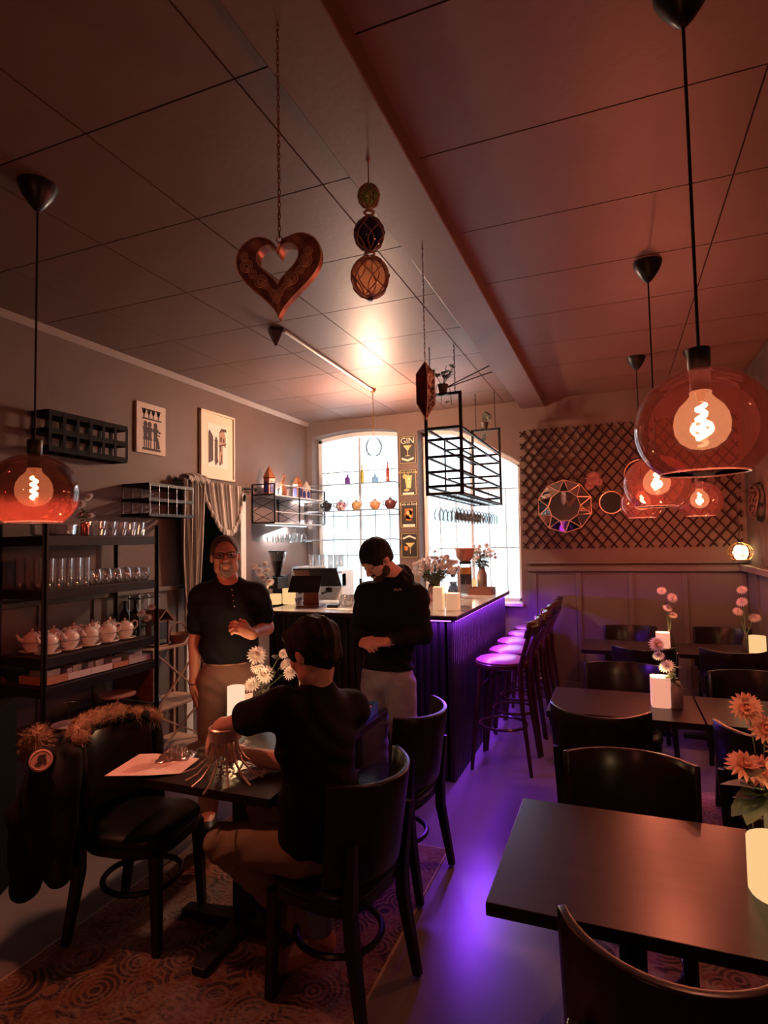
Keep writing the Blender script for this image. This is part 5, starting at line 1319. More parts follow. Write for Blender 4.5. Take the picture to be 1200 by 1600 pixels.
# ================================================================== ON THE RIGHT-HAND TABLES
ZT = .751
candle('frosted pink-lit candle holder on the middle table beside the grey vase', (.195, 3.70, ZT), .052, .165, 2.2, mat('frosted_pink_glass', (.85, .66, .60), .35, emit=(1, .42, .28), es=1.3), True)
q = aty(1050, 1000, 3.69)
bouquet('flower_vase', 'small grey vase of white and pink flowers on the middle table', (.268, 3.69, ZT), [(0, 0), (.036, 0), (.040, .01), (.040, .115), (.030, .135), (.026, .14), (.024, .14), (.02, .12), (0, .12)], mat('grey_stoneware', (.34, .31, .31), .5),
        [(-.035, -.01, .225, .042), (-.075, .0, .28, .032), (-.085, 0, .345, .040), (.02, .0, .30, .005)], (m_pet, m_petw, m_pet), 16, m_leaf2, .055, leaf_h=(.0, .55))
candle('pink-lit candle on the rearmost table in front of the panelling', (.335, 5.66, ZT), .055, .13, 1.6, MATS['frosted_pink_glass'], True)
bouquet('flower_vase', 'thin vase with four pink blossoms on the rearmost table', (.395, 5.72, ZT), [(0, 0), (.03, 0), (.034, .05), (.015, .12), (.015, .15), (0, .15)], m_pot,
        [(-.05, 0, .48, .04), (.03, 0, .42, .045), (-.01, 0, .33, .042), (.03, 0, .27, .038)], m_pet, 6, m_leaf, .05)
candle('yellow glowing candle at the right end of the rearmost table', (1.01, 5.50, ZT), .06, .15, 2.2)
bouquet('flower_vase', 'slim vase of pink blossoms at the right end of the rearmost table', (.96, 5.66, ZT), [(0, 0), (.03, 0), (.034, .05), (.015, .12), (.015, .15), (0, .15)], m_pot,
        [(-.01, 0, .50, .042), (-.015, 0, .40, .046), (-.05, 0, .32, .04), (.07, 0, .27, .048)], m_pet, 6, m_leaf, .05)
candle('large glowing cream candle at the right edge of the foreground table', (.362, 1.865, ZT), .070, .140, 3.0)
bouquet('flower_vase', 'glass jar of salmon pink chrysanthemums behind the foreground candle', (.385, 2.10, ZT), [(0, 0), (.045, 0), (.05, .01), (.05, .12), (.04, .14), (.042, .15), (.038, .15), (.045, .12), (.045, .012), (0, .008)], m_clear,
        [(-.055, -.03, .255, .052), (.0, -.01, .24, .05), (-.035, .02, .42, .045), (.01, .02, .36, .045), (.06, .0, .30, .05)], mat('salmon_petal', (.85, .40, .28), .6, noise=(12, (.90, .55, .42), .2)), 26, m_leaf2, .10, leaf_h=(.0, .45))

# ================================================================== ON THE LEFT-HAND TABLES
# upturned chandelier frame
m_nick = mat('aged_nickel', (.78, .60, .50), .32, metal=.6)
t = thing('chandelier_frame', 'upturned metal chandelier with curved bare arms being repaired on the table', 'chandelier', (-1.535, 2.045, ZT), .2)
g = G(); g.lathe([(.060, .155), (.066, .155), (.068, .20), (.062, .205), (.058, .20), (.060, .155)], n=32); g.done('ring_band', m_nick, t)
g = G(); g.lathe([(0, .150), (.055, .150), (.056, .156), (0, .156)], n=24); g.done('plate', m_nick, t)
for i in range(12):
    a = 2 * PI * i / 12; c, s = math.cos(a), math.sin(a); k = 1 + .15 * math.sin(i * 2.3)
    g = G(); g.tube([(.048 * c, .048 * s, .155), (.052 * c, .052 * s, .115), (.070 * c * k, .070 * s * k, .07), (.115 * c * k, .115 * s * k, .026), (.165 * c * k, .165 * s * k, .006)], .0045, 7); g.done('arm', m_nick, t)
m_cry = glass('crystal', (.95, .88, .86), .02, 1.0, .35)
for i in range(8):
    a = 2 * PI * i / 8 + .2; g = G()
    for k in range(3): leaf_mesh(g, (.07 * math.cos(a), .07 * math.sin(a), .11), (math.cos(a + .4 * (k - 1)), math.sin(a + .4 * (k - 1)), .25), .055, .014)
    g.done('crystal_leaf', m_cry, t, smooth=0)
g = G()
for i in range(60): a = rnd.random() * 6.28; rr = rnd.random() ** .5 * .06; g.sph((rr * math.cos(a), rr * math.sin(a), .010 + rnd.random() * .05), .006, u=6, v=4)
g.done('crystal_beads', m_cry, t, kind='stuff')
# plans and plastic bags
m_plan = mat('pale_pinkish_plan_paper', (.86, .70, .66), .6, noise=(9, (.70, .50, .46), .2))
pp = [atz(x, y, ZT) for x, y in ((163, 1213), (218, 1183), (245, 1178), (312, 1190), (282, 1209), (232, 1217))]
t = thing('paper_plan', 'large unfolded pinkish paper sheet lying at the left table corner', 'paper', pp[0])
ctr = sum((p for p in pp), Vector()) / 6
g = G(); top = [g.bm.verts.new(p - pp[0] + Vector((0, 0, .002 + .012 * (i % 2)))) for i, p in enumerate(pp)]; bot = [g.bm.verts.new(v.co - Vector((0, 0, .0015))) for v in top]
c1 = g.bm.verts.new(ctr - pp[0] + Vector((0, 0, .004))); c2 = g.bm.verts.new(ctr - pp[0] + Vector((0, 0, .0025)))
for i in range(6): j = (i + 1) % 6; g.bm.faces.new((top[i], top[j], c1)); g.bm.faces.new((bot[j], bot[i], c2)); g.bm.faces.new((top[j], top[i], bot[i], bot[j]))
g.done('sheet', m_plan, t, smooth=0)
g = G()
for i in range(14):
    a = pp[0].lerp(pp[5], .15 + i * .05); b = pp[1].lerp(pp[3], .1 + i * .06); a = a.lerp(ctr, .25); b = b.lerp(ctr, .3)
    g.bar(a - pp[0] + Vector((0, 0, .0065)), b - pp[0] + Vector((0, 0, .0065)), .0012, .0008)
g.done('printed_lines', mat('faint_red_print', (.5, .22, .18), .7), t, smooth=0)
m_plas = glass('crumpled_plastic', (.92, .85, .84), .2, 1.0, .45, haze=((1, .9, .88), .25))
def bag(lab, px, py, sx, sy, h, rz):
    q = atz(px, py, ZT); t = thing('plastic_bag', lab, 'bag', q, rz)
    def f(u, v):
        x, y = (u - .5) * 2, (v - .5) * 2; e = max(0, 1 - max(abs(x), abs(y)) ** 3)
        return Vector((x * sx, y * sy, .006 + h * e * (.55 + .45 * math.sin(u * 23 + v * 9) * math.cos(v * 19 - u * 7))))
    g = G(); g.grid(22, 16, f); g.done('film', m_plas, t, smooth=0, solid=.0006)
    g = G(); g.box((-sx * .9, 0, .006), (.012, sy * 1.7, .004)); g.done('seal', m_plas, t, smooth=0)
bag('crumpled clear plastic bag lying on the paper plan', 275, 1186, .075, .06, .05, .4)
bag('clear plastic bag at the right of the chandelier by the man\'s elbow', 407, 1205, .055, .10, .02, -.3)
# candle, flowers, dish, toolbox on the table behind
q = atz(369, 1132, ZT); candle('tall white glowing pillar candle on the left rear table', (q.x, q.y, ZT), .046, .20, 9.0, glow('lit_white_wax', (1.0, .66, .44), 1.8))
q = aty(402, 1080, 2.86)
bouquet('flower_vase', 'small vase of pale chrysanthemums by the white candle, behind the seated man', (q.x, 2.86, ZT), [(0, 0), (.035, 0), (.04, .05), (.025, .10), (.025, .12), (0, .12)], m_pot,
        [(-.0, .0, .325, .055), (.0, .01, .265, .050), (.055, 0, .22, .050), (-.03, 0, .155, .05), (.155, .06, .27, .04), (.19, .05, .23, .045), (.145, .05, .33, .028)], m_petw, 18, m_leaf, .06)
q = atz(437, 1082, ZT); t = thing('glass_dish', 'pale ribbed glass dish beside the flowers on the left rear table', 'dish', (q.x + .03, 2.98, ZT))
g = G(); g.lathe([(0, .004), (.04, 0), (.075, .03), (.09, .055), (.086, .055), (.05, .012), (0, .010)], n=22); g.done('bowl', m_frost, t)
g = G(); g.tube([(.088 * math.cos(a), .088 * math.sin(a), .055) for a in [2 * PI * i / 22 for i in range(22)]], .003, 5, closed=True); g.done('rim', m_frost, t)
t = thing('toolbox', 'open blue tray of small tools at the right end of the left rear table', 'toolbox', (-1.345, 2.965, ZT), .1); m_bl = mat('bright_blue_plastic', (.05, .20, .62), .35)
g = G(); g.box((0, 0, .006), (.15, .23, .012))
for s in (-1, 1): g.box((s * .072, 0, .03), (.006, .23, .06)); g.box((0, s * .112, .03), (.15, .006, .06))
g.done('tray', m_bl, t, smooth=0)
for i in range(6):
    g = G(); y = -.085 + i * .034; g.cyl((-.06, y, .045), (.0, y + .01, .05), .008, n=8); g.cyl((.0, y + .01, .05), (.06, y, .048), .003, n=6); g.done('screwdriver', m_bplastic if i % 2 else m_steel, t)
# ================================================================== PEOPLE: smooth implicit bodies meshed by surface nets
def V3(*a): return np.array(a, dtype=np.float32)
class Field:
    def __init__(s, lo, hi, res):
        s.res = res; s.lo = np.array(lo, np.float32); n = np.ceil((np.array(hi) - s.lo) / res).astype(int) + 1
        s.n = n; s.F = np.full(n, .08, np.float32)
    def region(s, lo, hi):
        a = np.clip(np.floor((np.array(lo) - s.lo) / s.res).astype(int), 0, s.n - 1); b = np.clip(np.ceil((np.array(hi) - s.lo) / s.res).astype(int) + 1, 1, s.n)
        sl = tuple(slice(i, j) for i, j in zip(a, b))
        ax = [s.lo[i] + s.res * np.arange(a[i], b[i], dtype=np.float32) for i in range(3)]
        return sl, ax[0][:, None, None], ax[1][None, :, None], ax[2][None, None, :]
    def put(s, sl, d, k, op):
        f = s.F[sl]
        if op == 'add':
            if k: h = np.maximum(k - np.abs(f - d), 0) / k; s.F[sl] = np.minimum(f, d) - h * h * k * .25
            else: s.F[sl] = np.minimum(f, d)
        else:
            if k: h = np.maximum(k - np.abs(f + d), 0) / k; s.F[sl] = np.maximum(f, -d) + h * h * k * .25
            else: s.F[sl] = np.maximum(f, -d)
    def cone(s, p, q, r0, r1, k=.02, op='add'):
        p, q = np.array(p, np.float32), np.array(q, np.float32); m_ = max(r0, r1) + .045
        sl, X, Y, Z = s.region(np.minimum(p, q) - m_, np.maximum(p, q) + m_)
        d = q - p; L = max(float(d @ d), 1e-9)
        t = np.clip(((X - p[0]) * d[0] + (Y - p[1]) * d[1] + (Z - p[2]) * d[2]) / L, 0, 1)
        D_ = np.sqrt((X - p[0] - t * d[0]) ** 2 + (Y - p[1] - t * d[1]) ** 2 + (Z - p[2] - t * d[2]) ** 2) - (r0 + (r1 - r0) * t)
        s.put(sl, D_, k, op)
    def ell(s, c, r, B=None, k=.02, op='add'):
        c, r = np.array(c, np.float32), np.array(r, np.float32); m_ = max(r) + .045
        sl, X, Y, Z = s.region(c - m_, c + m_); x, y, z = X - c[0], Y - c[1], Z - c[2]
        if B is not None: x, y, z = [B[i][0] * x + B[i][1] * y + B[i][2] * z for i in range(3)]
        a = np.sqrt((x / r[0]) ** 2 + (y / r[1]) ** 2 + (z / r[2]) ** 2); b = np.sqrt((x / r[0] ** 2) ** 2 + (y / r[1] ** 2) ** 2 + (z / r[2] ** 2) ** 2)
        s.put(sl, a * (a - 1) / np.maximum(b, 1e-6), k, op)
    def cut(s, fn, k=0):
        sl, X, Y, Z = s.region(s.lo - 1, s.lo + s.n * s.res + 1); s.F = np.maximum(s.F, fn(X, Y, Z).astype(np.float32))
    def warp(s, fn):
        sl, X, Y, Z = s.region(s.lo - 1, s.lo + s.n * s.res + 1); s.F = s.F + fn(X, Y, Z).astype(np.float32)
    def mesh(s, name, mt, parent, label=None, relax=2):
        F = s.F.copy()
        for ax in range(3):
            for e in (0, -1):
                ix = [slice(None)] * 3; ix[ax] = e; F[tuple(ix)] = np.maximum(F[tuple(ix)], .01)
        S = F < 0; n = F.shape
        c8 = [S[i:n[0] - 1 + i, j:n[1] - 1 + j, k:n[2] - 1 + k] for i in (0, 1) for j in (0, 1) for k in (0, 1)]
        cnt = sum(c.astype(np.int8) for c in c8); act = (cnt > 0) & (cnt < 8); idx = np.argwhere(act)
        ids = np.full(act.shape, -1, np.int64); ids[act] = np.arange(len(idx))
        P_ = np.zeros((len(idx), 3)); W_ = np.zeros((len(idx), 1))
        offs = [(i, j, k) for i in (0, 1) for j in (0, 1) for k in (0, 1)]
        for a in offs:
            for ax in range(3):
                if a[ax] == 0:
                    b = list(a); b[ax] = 1
                    fa = F[idx[:, 0] + a[0], idx[:, 1] + a[1], idx[:, 2] + a[2]]; fb = F[idx[:, 0] + b[0], idx[:, 1] + b[1], idx[:, 2] + b[2]]
                    m_ = (fa < 0) != (fb < 0); t = np.where(m_, fa / np.where(m_, fa - fb, 1), 0)
                    p_ = np.array(a, float)[None, :].repeat(len(idx), 0); p_[:, ax] = t; P_ += p_ * m_[:, None]; W_ += m_[:, None]
        co = s.lo + s.res * (idx + P_ / np.maximum(W_, 1)); quads = []
        for ax in range(3):
            u, v = (ax + 1) % 3, (ax + 2) % 3
            a = [slice(None)] * 3; b = [slice(None)] * 3; a[ax] = slice(0, -1); b[ax] = slice(1, None)
            ch = np.argwhere(S[tuple(a)] != S[tuple(b)]); ch = ch[(ch[:, u] > 0) & (ch[:, v] > 0) & (ch[:, u] < n[u] - 1) & (ch[:, v] < n[v] - 1)]
            if not len(ch): continue
            q_ = []
            for du, dv in ((1, 1), (0, 1), (0, 0), (1, 0)):
                e = ch.copy(); e[:, u] -= du; e[:, v] -= dv; q_.append(ids[e[:, 0], e[:, 1], e[:, 2]])
            q_ = np.stack(q_, 1); flip = ~S[ch[:, 0], ch[:, 1], ch[:, 2]]; q_[flip] = q_[flip][:, ::-1]; quads.append(q_)
        Q = np.concatenate(quads)
        for _ in range(relax):          # gentle smoothing of the grid steps
            A = np.zeros_like(co); N_ = np.zeros((len(co), 1))
            for i in range(4): np.add.at(A, Q[:, i], co[Q[:, (i + 1) % 4]] + co[Q[:, i - 1]]); np.add.at(N_, Q[:, i], 2)
            co = co * .5 + .5 * A / np.maximum(N_, 1)
        me = bpy.data.meshes.new(name); me.vertices.add(len(co)); me.vertices.foreach_set('co', co.astype(np.float32).ravel())
        me.loops.add(Q.size); me.loops.foreach_set('vertex_index', Q.astype(np.int32).ravel())
        me.polygons.add(len(Q)); me.polygons.foreach_set('loop_start', np.arange(0, Q.size, 4, dtype=np.int32)); me.polygons.foreach_set('use_smooth', np.ones(len(Q), bool))
        me.update(calc_edges=True); me.validate()
        o = bpy.data.objects.new(name, me); COL.objects.link(o); me.materials.append(mt); o.parent = parent
        if label: o['label'] = label
        return o
def unit(v): v = np.array(v, float); return v / np.linalg.norm(v)
class Frame:
    """a head or hand frame: right, forward, up"""
    def __init__(s, o, fwd, up, sc=1.0):
        s.o = np.array(o, float); s.f = unit(fwd); s.r = unit(np.cross(s.f, up)); s.u = np.cross(s.r, s.f); s.sc = sc; s.B = np.array([s.r, s.f, s.u])
    def p(s, x, y, z): return s.o + (s.r * x + s.f * y + s.u * z) * s.sc
def head(F, H, neck, nr=.056):
    k = H.sc; e = lambda c, r, kk=.02, op='add': F.ell(H.p(*c), np.array(r) * k, H.B, kk, op)
    F.cone(H.p(0, -.022, -.06), neck, nr * k, (nr + .008) * k, .02)
    e((0, -.014, .030), (.079, .094, .086)); e((0, .026, -.040), (.065, .064, .074), .03); e((0, .064, -.098), (.028, .022, .020), .025)
    for s in (-1, 1):
        e((s * .045, .055, -.022), (.022, .024, .020), .02); e((s * .050, .020, -.075), (.018, .03, .025), .02)
        e((s * .079, -.008, -.008), (.010, .021, .033), .008)
    e((0, .083, .022), (.050, .014, .011), .015)
    for s in (-1, 1): e((s * .031, .097, .0), (.018, .013, .0075), .008, 'sub')
    F.cone(H.p(0, .091, .012), H.p(0, .112, -.030), .009 * k, .0135 * k, .010)
    for s in (-1, 1): e((s * .013, .101, -.034), (.009, .010, .008), .008)
    e((0, .091, -.060), (.023, .009, .0065), .008); e((0, .089, -.071), (.020, .009, .007), .008); F.ell(H.p(0, .100, -.0655), np.array((.022, .006, .0016)) * k, H.B, .002, 'sub')
def eyes(H, t, m_iris):
    for s in (-1, 1):
        g = G(); g.sph(H.p(s * .031, .0765, .0), .0118 * H.sc, u=14, v=10); o = g.done('eye', m_eye, t, smooth=80)
        g = G(); g.sph(H.p(s * .031, .0840, -.001), .0066 * H.sc, u=10, v=8); g.done('iris', m_iris, o, smooth=80)
def hand(F, W, d, n, side, curl=.6, sc=1.0, spread=.10, thumb=.5):
    """W wrist, d direction of the palm, n back-of-hand normal; side +1/-1 = where the thumb sits along n x d"""
    d = unit(d); n = unit(n - d * (np.array(n) @ d)); r = np.cross(n, d) * side; W = np.array(W, float)
    B = np.array([r, d, n]); c = W + d * .045 * sc
    F.ell(c, np.array((.042, .052, .017)) * sc, B, .015); F.cone(W - d * .02, W + d * .03 * sc, .026 * sc, .026 * sc, .02)
    for i, (off, L) in enumerate(((.030, .078), (.010, .086), (-.010, .080), (-.029, .063))):
        b = W + d * .082 * sc + r * off * sc; a0 = curl * .55; a1 = curl * 1.6; a2 = curl * 2.4
        dd = unit(d + r * off * spread * 6)
        f1 = dd * math.cos(a0) - n * math.sin(a0); f2 = dd * math.cos(a1) - n * math.sin(a1); f3 = dd * math.cos(a2) - n * math.sin(a2)
        p1 = b + f1 * L * .48 * sc; p2 = p1 + f2 * L * .32 * sc; p3 = p2 + f3 * L * .24 * sc
        F.cone(b - d * .02, p1, .0098 * sc, .0092 * sc, .006); F.cone(p1, p2, .0090 * sc, .0084 * sc, .003); F.cone(p2, p3, .0082 * sc, .0072 * sc, .003)
    b = W + d * .022 * sc + r * .030 * sc; t1 = b + (d * .62 + r * .62 - n * .35 * thumb) * .042 * sc; t2 = t1 + (d * .9 + r * .05 - n * .5 * thumb) * .032 * sc
    F.cone(b, t1, .0135 * sc, .0115 * sc, .008); F.cone(t1, t2, .0110 * sc, .0085 * sc, .004)
m_skin = mat('warm_skin', (.64, .33, .25), .5, noise=(40, (.57, .27, .20), .3)); m_skin2 = mat('pale_skin', (.70, .45, .37), .5, noise=(40, (.64, .38, .31), .3))
m_eye = mat('eye_white', (.38, .33, .30), .3); m_iris = mat('dark_iris', (.03, .018, .012), .15)
m_hairg = mat('short_greying_hair', (.13, .085, .068), .7, bump=.6, bscale=300); m_hairb = mat('black_hair', (.007, .006, .006), .65, bump=.8, bscale=160, spec=.25)
m_beard = mat('grizzled_beard', (.20, .155, .14), .8, noise=(60, (.42, .37, .35), .2), bump=.6, bscale=300)
m_navy = mat('navy_jersey', (.008, .009, .014), .8, bump=.15, bscale=60, spec=.2); m_hood = mat('black_fleece', (.007, .008, .012), .85, bump=.2, bscale=70, spec=.2); m_tee = mat('black_cotton', (.005, .005, .006), .85, bump=.12, bscale=60, spec=.2)
m_chino = mat('brown_chinos', (.20, .115, .098), .8, bump=.2, bscale=70); m_jean = mat('grey_denim', (.30, .31, .38), .8, noise=(16, (.22, .23, .30), .25), bump=.3, bscale=90); m_khaki = mat('khaki_trousers', (.20, .145, .09), .8, bump=.2, bscale=70)
m_shoe = mat('dark_shoe', (.02, .016, .014), .5); m_boot = mat('tan_suede_boot', (.42, .20, .09), .8, bump=.3, bscale=60)
def person(lab, px, D_, ground=None):
    b = atd(px, 1100, D_); r = math.atan2(-b.x, b.y); t = thing('person', lab, 'person', (b.x, b.y, 0), r)
    c, s = math.cos(-r), math.sin(-r)
    def L(x, y, dd=0.0):
        p = atd(x, y, D_ + dd) - Vector((b.x, b.y, 0)); return np.array((p.x * c - p.y * s, p.x * s + p.y * c, p.z))
    return t, L
def folds(a, fx=23, fz=31): return lambda X, Y, Z: a * (np.sin(fx * X + 9 * np.sin(7 * Z) + 13 * Y) * np.sin(fz * Z + 6 * np.sin(9 * X)) )
RES = .0055

# ------------------------------------------------------------------ the standing man with glasses, left
t, L = person('man with glasses and goatee in a dark henley, standing behind the left table', 357, 3.62)
H = Frame(L(352, 868, -.03), (.02, -1, .04), (-.06, .05, 1), 1.04)
ls, rs = L(313, 931, .0), L(402, 928, .0); le, re = L(305, 1003, .03), L(417, 981, .05); lw, rw = L(304, 1070, -.03), L(391, 990, -.20)
ch, be, pe = L(357, 950), L(358, 1005), L(358, 1055); hx = .095
hipL, hipR = pe + V3(-hx, 0, -.05), pe + V3(hx, 0, -.05)
knL, knR = np.array((-.11, -.01, .49)), np.array((.11, -.01, .49)); anL, anR = np.array((-.12, .03, .08)), np.array((.12, .03, .08))
def torso(F, gx=0.0, arms=True):
    F.ell(ch, (.180 + gx, .112 + gx, .155 + gx), k=.05); F.ell(be, (.168 + gx, .128 + gx, .15 + gx), k=.06); F.ell(pe, (.165 + gx, .115 + gx, .11 + gx), k=.05)
    F.cone(L(357, 915, .01), ch, .070 + gx, .10 + gx, .05); F.cone(ls + V3(.03, 0, .012), rs + V3(-.03, 0, .012), .058 + gx, .058 + gx, .05)
F = Field((-.42, -.42, -.01), (.42, .28, 1.86), RES)
torso(F); head(F, H, L(357, 915, .02))
F.cone(ls, le, .052, .040, .03); F.cone(le, lw, .042, .029, .015); F.cone(rs, re, .052, .042, .03); F.cone(re, rw, .043, .030, .015)
hand(F, lw, (.02, -.1, -1), (-1, -.3, 0), 1, .55, 1.06); hand(F, rw, unit(L(370, 978, -.28) - rw), (.1, -.8, .55), -1, 1.05, 1.05)
for h, kn, an in ((hipL, knL, anL), (hipR, knR, anR)): F.cone(h, kn, .082, .055, .03); F.cone(kn, an, .056, .040, .02); F.cone(an, an + V3(0, -.15, -.035), .042, .035, .02)
F.mesh('body', m_skin, t); eyes(H, t, m_iris)
F = Field((-.40, -.25, .92), (.40, .25, 1.55), RES); torso(F, .013)
F.cone(ls, ls + (le - ls) * .64, .070, .066, .03); F.cone(rs, rs + (re - rs) * .64, .070, .068, .03)
zh = L(357, 1033)[2]; F.warp(folds(.004)); F.cut(lambda X, Y, Z: zh - Z + .0 * X); nk = L(357, 905, -.02); F.ell(nk + V3(0, -.02, .02), (.066, .075, .06), k=.004, op='sub')
F.mesh('henley_shirt', m_navy, t)
F = Field((-.30, -.25, .05), (.30, .25, 1.10), .007); F.ell(pe, (.178, .128, .13), k=.04)
for h, kn, an in ((hipL, knL, anL), (hipR, knR, anR)): F.cone(h, kn, .098, .072, .03); F.cone(kn, an + V3(0, 0, .03), .072, .062, .02)
F.warp(folds(.004, 17, 19)); F.cut(lambda X, Y, Z: np.maximum(Z - (zh + .05), .07 - Z) + 0 * X); F.mesh('trousers', m_chino, t)
for an in (anL, anR):
    F = Field(an + V3(-.08, -.27, -.10), an + V3(.08, .08, .08), .007); F.cone(an + V3(0, .01, -.03), an + V3(0, -.17, -.045), .052, .045, .02); F.cut(lambda X, Y, Z: .001 - Z + 0 * X); F.mesh('shoe', m_shoe, t)
def hair(H, t, mt, name='hair', grow=.010, face=((0, .112, -.045), (.070, .075, .098)), low=-.055, noise=.003, res=.0045, back=True, fringe=None):
    o = H.o; F = Field(o - .17, o + .17, res); k = H.sc
    F.ell(H.p(0, -.016, .034), np.array((.081 + grow, .096 + grow, .086 + grow)) * k, H.B, .01)
    if back: F.ell(H.p(0, -.062, -.025), np.array((.060 + grow * .6, .040 + grow, .055)) * k, H.B, .02)
    F.warp(lambda X, Y, Z: noise * np.sin(95 * X + 40 * Z) * np.sin(83 * Y - 50 * Z + 20 * X))
    F.ell(H.p(*face[0]), np.array(face[1]) * k, H.B, .008, 'sub')
    for s in (-1, 1): F.ell(H.p(s * .085, .002, -.022), np.array((.022, .030, .036)) * k, H.B, .006, 'sub')
    if fringe:
        for c, r in fringe: F.ell(H.p(*c), np.array(r) * k, H.B, .012)
    def lowcut(X, Y, Z):
        return low * k - ((X - o[0]) * H.u[0] + (Y - o[1]) * H.u[1] + (Z - o[2]) * H.u[2])
    F.cut(lowcut); return F.mesh(name, mt, t)
def beard(H, t, mt, full=True):
    o = H.p(0, .04, -.07); F = Field(o - .11, o + .11, .0038); k = H.sc; e = lambda c, r, kk=.006, op='add': F.ell(H.p(*c), np.array(r) * k, H.B, kk, op)
    if full:
        e((0, .026, -.044), (.0685, .068, .078)); e((0, .066, -.103), (.034, .026, .024), .02)
        for s in (-1, 1): e((s * .050, .020, -.075), (.022, .034, .029), .02)
        e((0, .075, .020), (.075, .06, .068), .01, 'sub')
        for s in (-1, 1): e((s * .040, .08, -.040), (.024, .05, .030), .01, 'sub')
    else:
        e((0, .066, -.100), (.034, .027, .026)); 
        for s in (-1, 1): F.cone(H.p(s * .028, .088, -.055), H.p(s * .030, .080, -.090), .0085 * k, .010 * k, .012)
    F.cone(H.p(-.026, .092, -.051), H.p(.026, .092, -.051), .0065 * k, .0065 * k, .008); F.cone(H.p(0, .099, -.048), H.p(0, .099, -.051), .006 * k, .006 * k, .008)
    e((0, .104, -.066), (.022, .020, .0085), .003, 'sub')
    F.warp(lambda X, Y, Z: .0012 * np.sin(260 * X) * np.sin(240 * Z)); return F.mesh('beard', mt, t)
hair(H, t, m_hairg, grow=.003, face=((0, .105, -.025), (.080, .085, .120)), low=-.01, noise=.001)
beard(H, t, m_beard, False)
m_lens = glass('spectacle_lens', (.75, .72, .72), .02, .8, .15)
gt = G()
for s in (-1, 1):
    pts = [H.p(s * .034 + .026 * math.copysign(abs(math.cos(a)) ** .6, math.cos(a)), .104, .0 + .0155 * math.copysign(abs(math.sin(a)) ** .6, math.sin(a))) for a in [2 * PI * i / 20 for i in range(20)]]
    gt.tube(pts, .0026, 6, closed=True); gt.tube([H.p(s * .061, .102, .006), H.p(s * .080, .06, .008), H.p(s * .084, -.005, .002)], .0024, 6)
gt.tube([H.p(-.009, .105, .004), H.p(0, .109, .006), H.p(.009, .105, .004)], .0024, 6)
gl_ = gt.done('glasses', m_bplastic, t)
for s in (-1, 1):
    g = G(); vs = [g.bm.verts.new(H.p(s * .034 + .024 * math.cos(a), .1035, .014 * math.sin(a))) for a in [2 * PI * i / 14 for i in range(14)]]; g.bm.faces.new(vs); g.done('lens', m_lens, gl_, smooth=0)
for i in range(5):
    p_ = L(361 + i * 1.3, 913 + i * 8.6, -.128 - .003 * i); g = G(); g.sph(p_, .0045, (1, .5, 1), 8, 6); g.done('button', mat('pale_button', (.6, .55, .5), .4), t)
g = G(); g.tube([lw + np.array((.034 * math.cos(a), .032 * math.sin(a), .012 + .004 * math.sin(a))) for a in [2 * PI * i / 16 for i in range(16)]], .004, 6, closed=True); g.done('bracelet', m_black, t)

# ------------------------------------------------------------------ the hooded man looking down, right
t, L = person('young bearded man in a black hooded sweatshirt, head bowed, standing at the bar', 608, 3.86)
f = unit((-.50, -.86, 0)); H = Frame(L(588, 874, -.06), (-.56, -.56, -.62), (-.45, -.42, .78), 1.05)
rs, ls = L(650, 931, -.08), L(572, 929, .08); re, le = L(660, 990, -.10), L(563, 990, -.02); rw, lw = L(606, 1003, -.24), L(566, 1003, -.20)
nb = L(618, 902, .03); ch, be, pe = L(612, 950), L(608, 1005), L(606, 1055)
Bt = np.array([[-f[1], f[0], 0], [f[0], f[1], 0], [0, 0, 1]]) # right, forward, up
lat = np.array((-f[1], f[0], 0)) * .095
hipL, hipR = pe - lat + V3(0, 0, -.05), pe + lat + V3(0, 0, -.05)
legs = [(hipL, np.array((hipL[0] - .01, hipL[1] - .01, .49)), np.array((hipL[0] - .01, hipL[1] + .03, .08))), (hipR, np.array((hipR[0] + .01, hipR[1] - .01, .49)), np.array((hipR[0] + .01, hipR[1] + .03, .08)))]
F = Field((-.45, -.45, -.01), (.45, .35, 1.84), RES)
F.ell(ch, (.175, .105, .15), Bt, .05); F.ell(be, (.155, .105, .14), Bt, .06); F.ell(pe, (.16, .11, .11), Bt, .05)
F.cone(nb, ch, .068, .09, .04); F.cone(ls + (ls - rs) * -.12, rs + (rs - ls) * -.12, .056, .056, .05); head(F, H, nb)
F.cone(ls, le, .050, .040, .03); F.cone(le, lw, .040, .028, .015); F.cone(rs, re, .050, .040, .03); F.cone(re, rw, .040, .028, .015)
hand(F, rw, (-.92, -.30, .02), (-.15, -.45, .85), -1, .85, 1.0); hand(F, lw, (.35, -.75, .05), (-.55, -.2, .8), 1, .75, 1.0)
for h, kn, an in legs: F.cone(h, kn, .080, .054, .03); F.cone(kn, an, .055, .040, .02); F.cone(an, an + np.append(f[:2] * .15, -.035), .042, .035, .02)
F.mesh('body', m_skin2, t); eyes(H, t, m_iris)
F = Field((-.45, -.45, .78), (.45, .35, 1.62), RES)
zh = L(608, 1043)[2]
F.ell(ch, (.205, .138, .17), Bt, .05); F.ell(be, (.190, .138, .17), Bt, .06); F.ell(pe + V3(0, 0, .03), (.185, .135, .13), Bt, .05)
F.cone(ls + (ls - rs) * -.18, rs + (rs - ls) * -.18, .070, .070, .06); F.cone(nb + V3(.0, .02, -.03), ls + V3(0, 0, -.03), .08, .07, .06); F.cone(nb + V3(.0, .02, -.03), rs + V3(0, 0, -.03), .08, .07, .06); F.cone(nb + V3(.0, .02, -.03), ch, .092, .12, .04)
F.cone(ls, le, .078, .064, .03); F.cone(le, le + (lw - le) * .93, .064, .044, .015); F.cone(rs, re, .080, .066, .03); F.cone(re, re + (rw - re) * .90, .066, .044, .015)
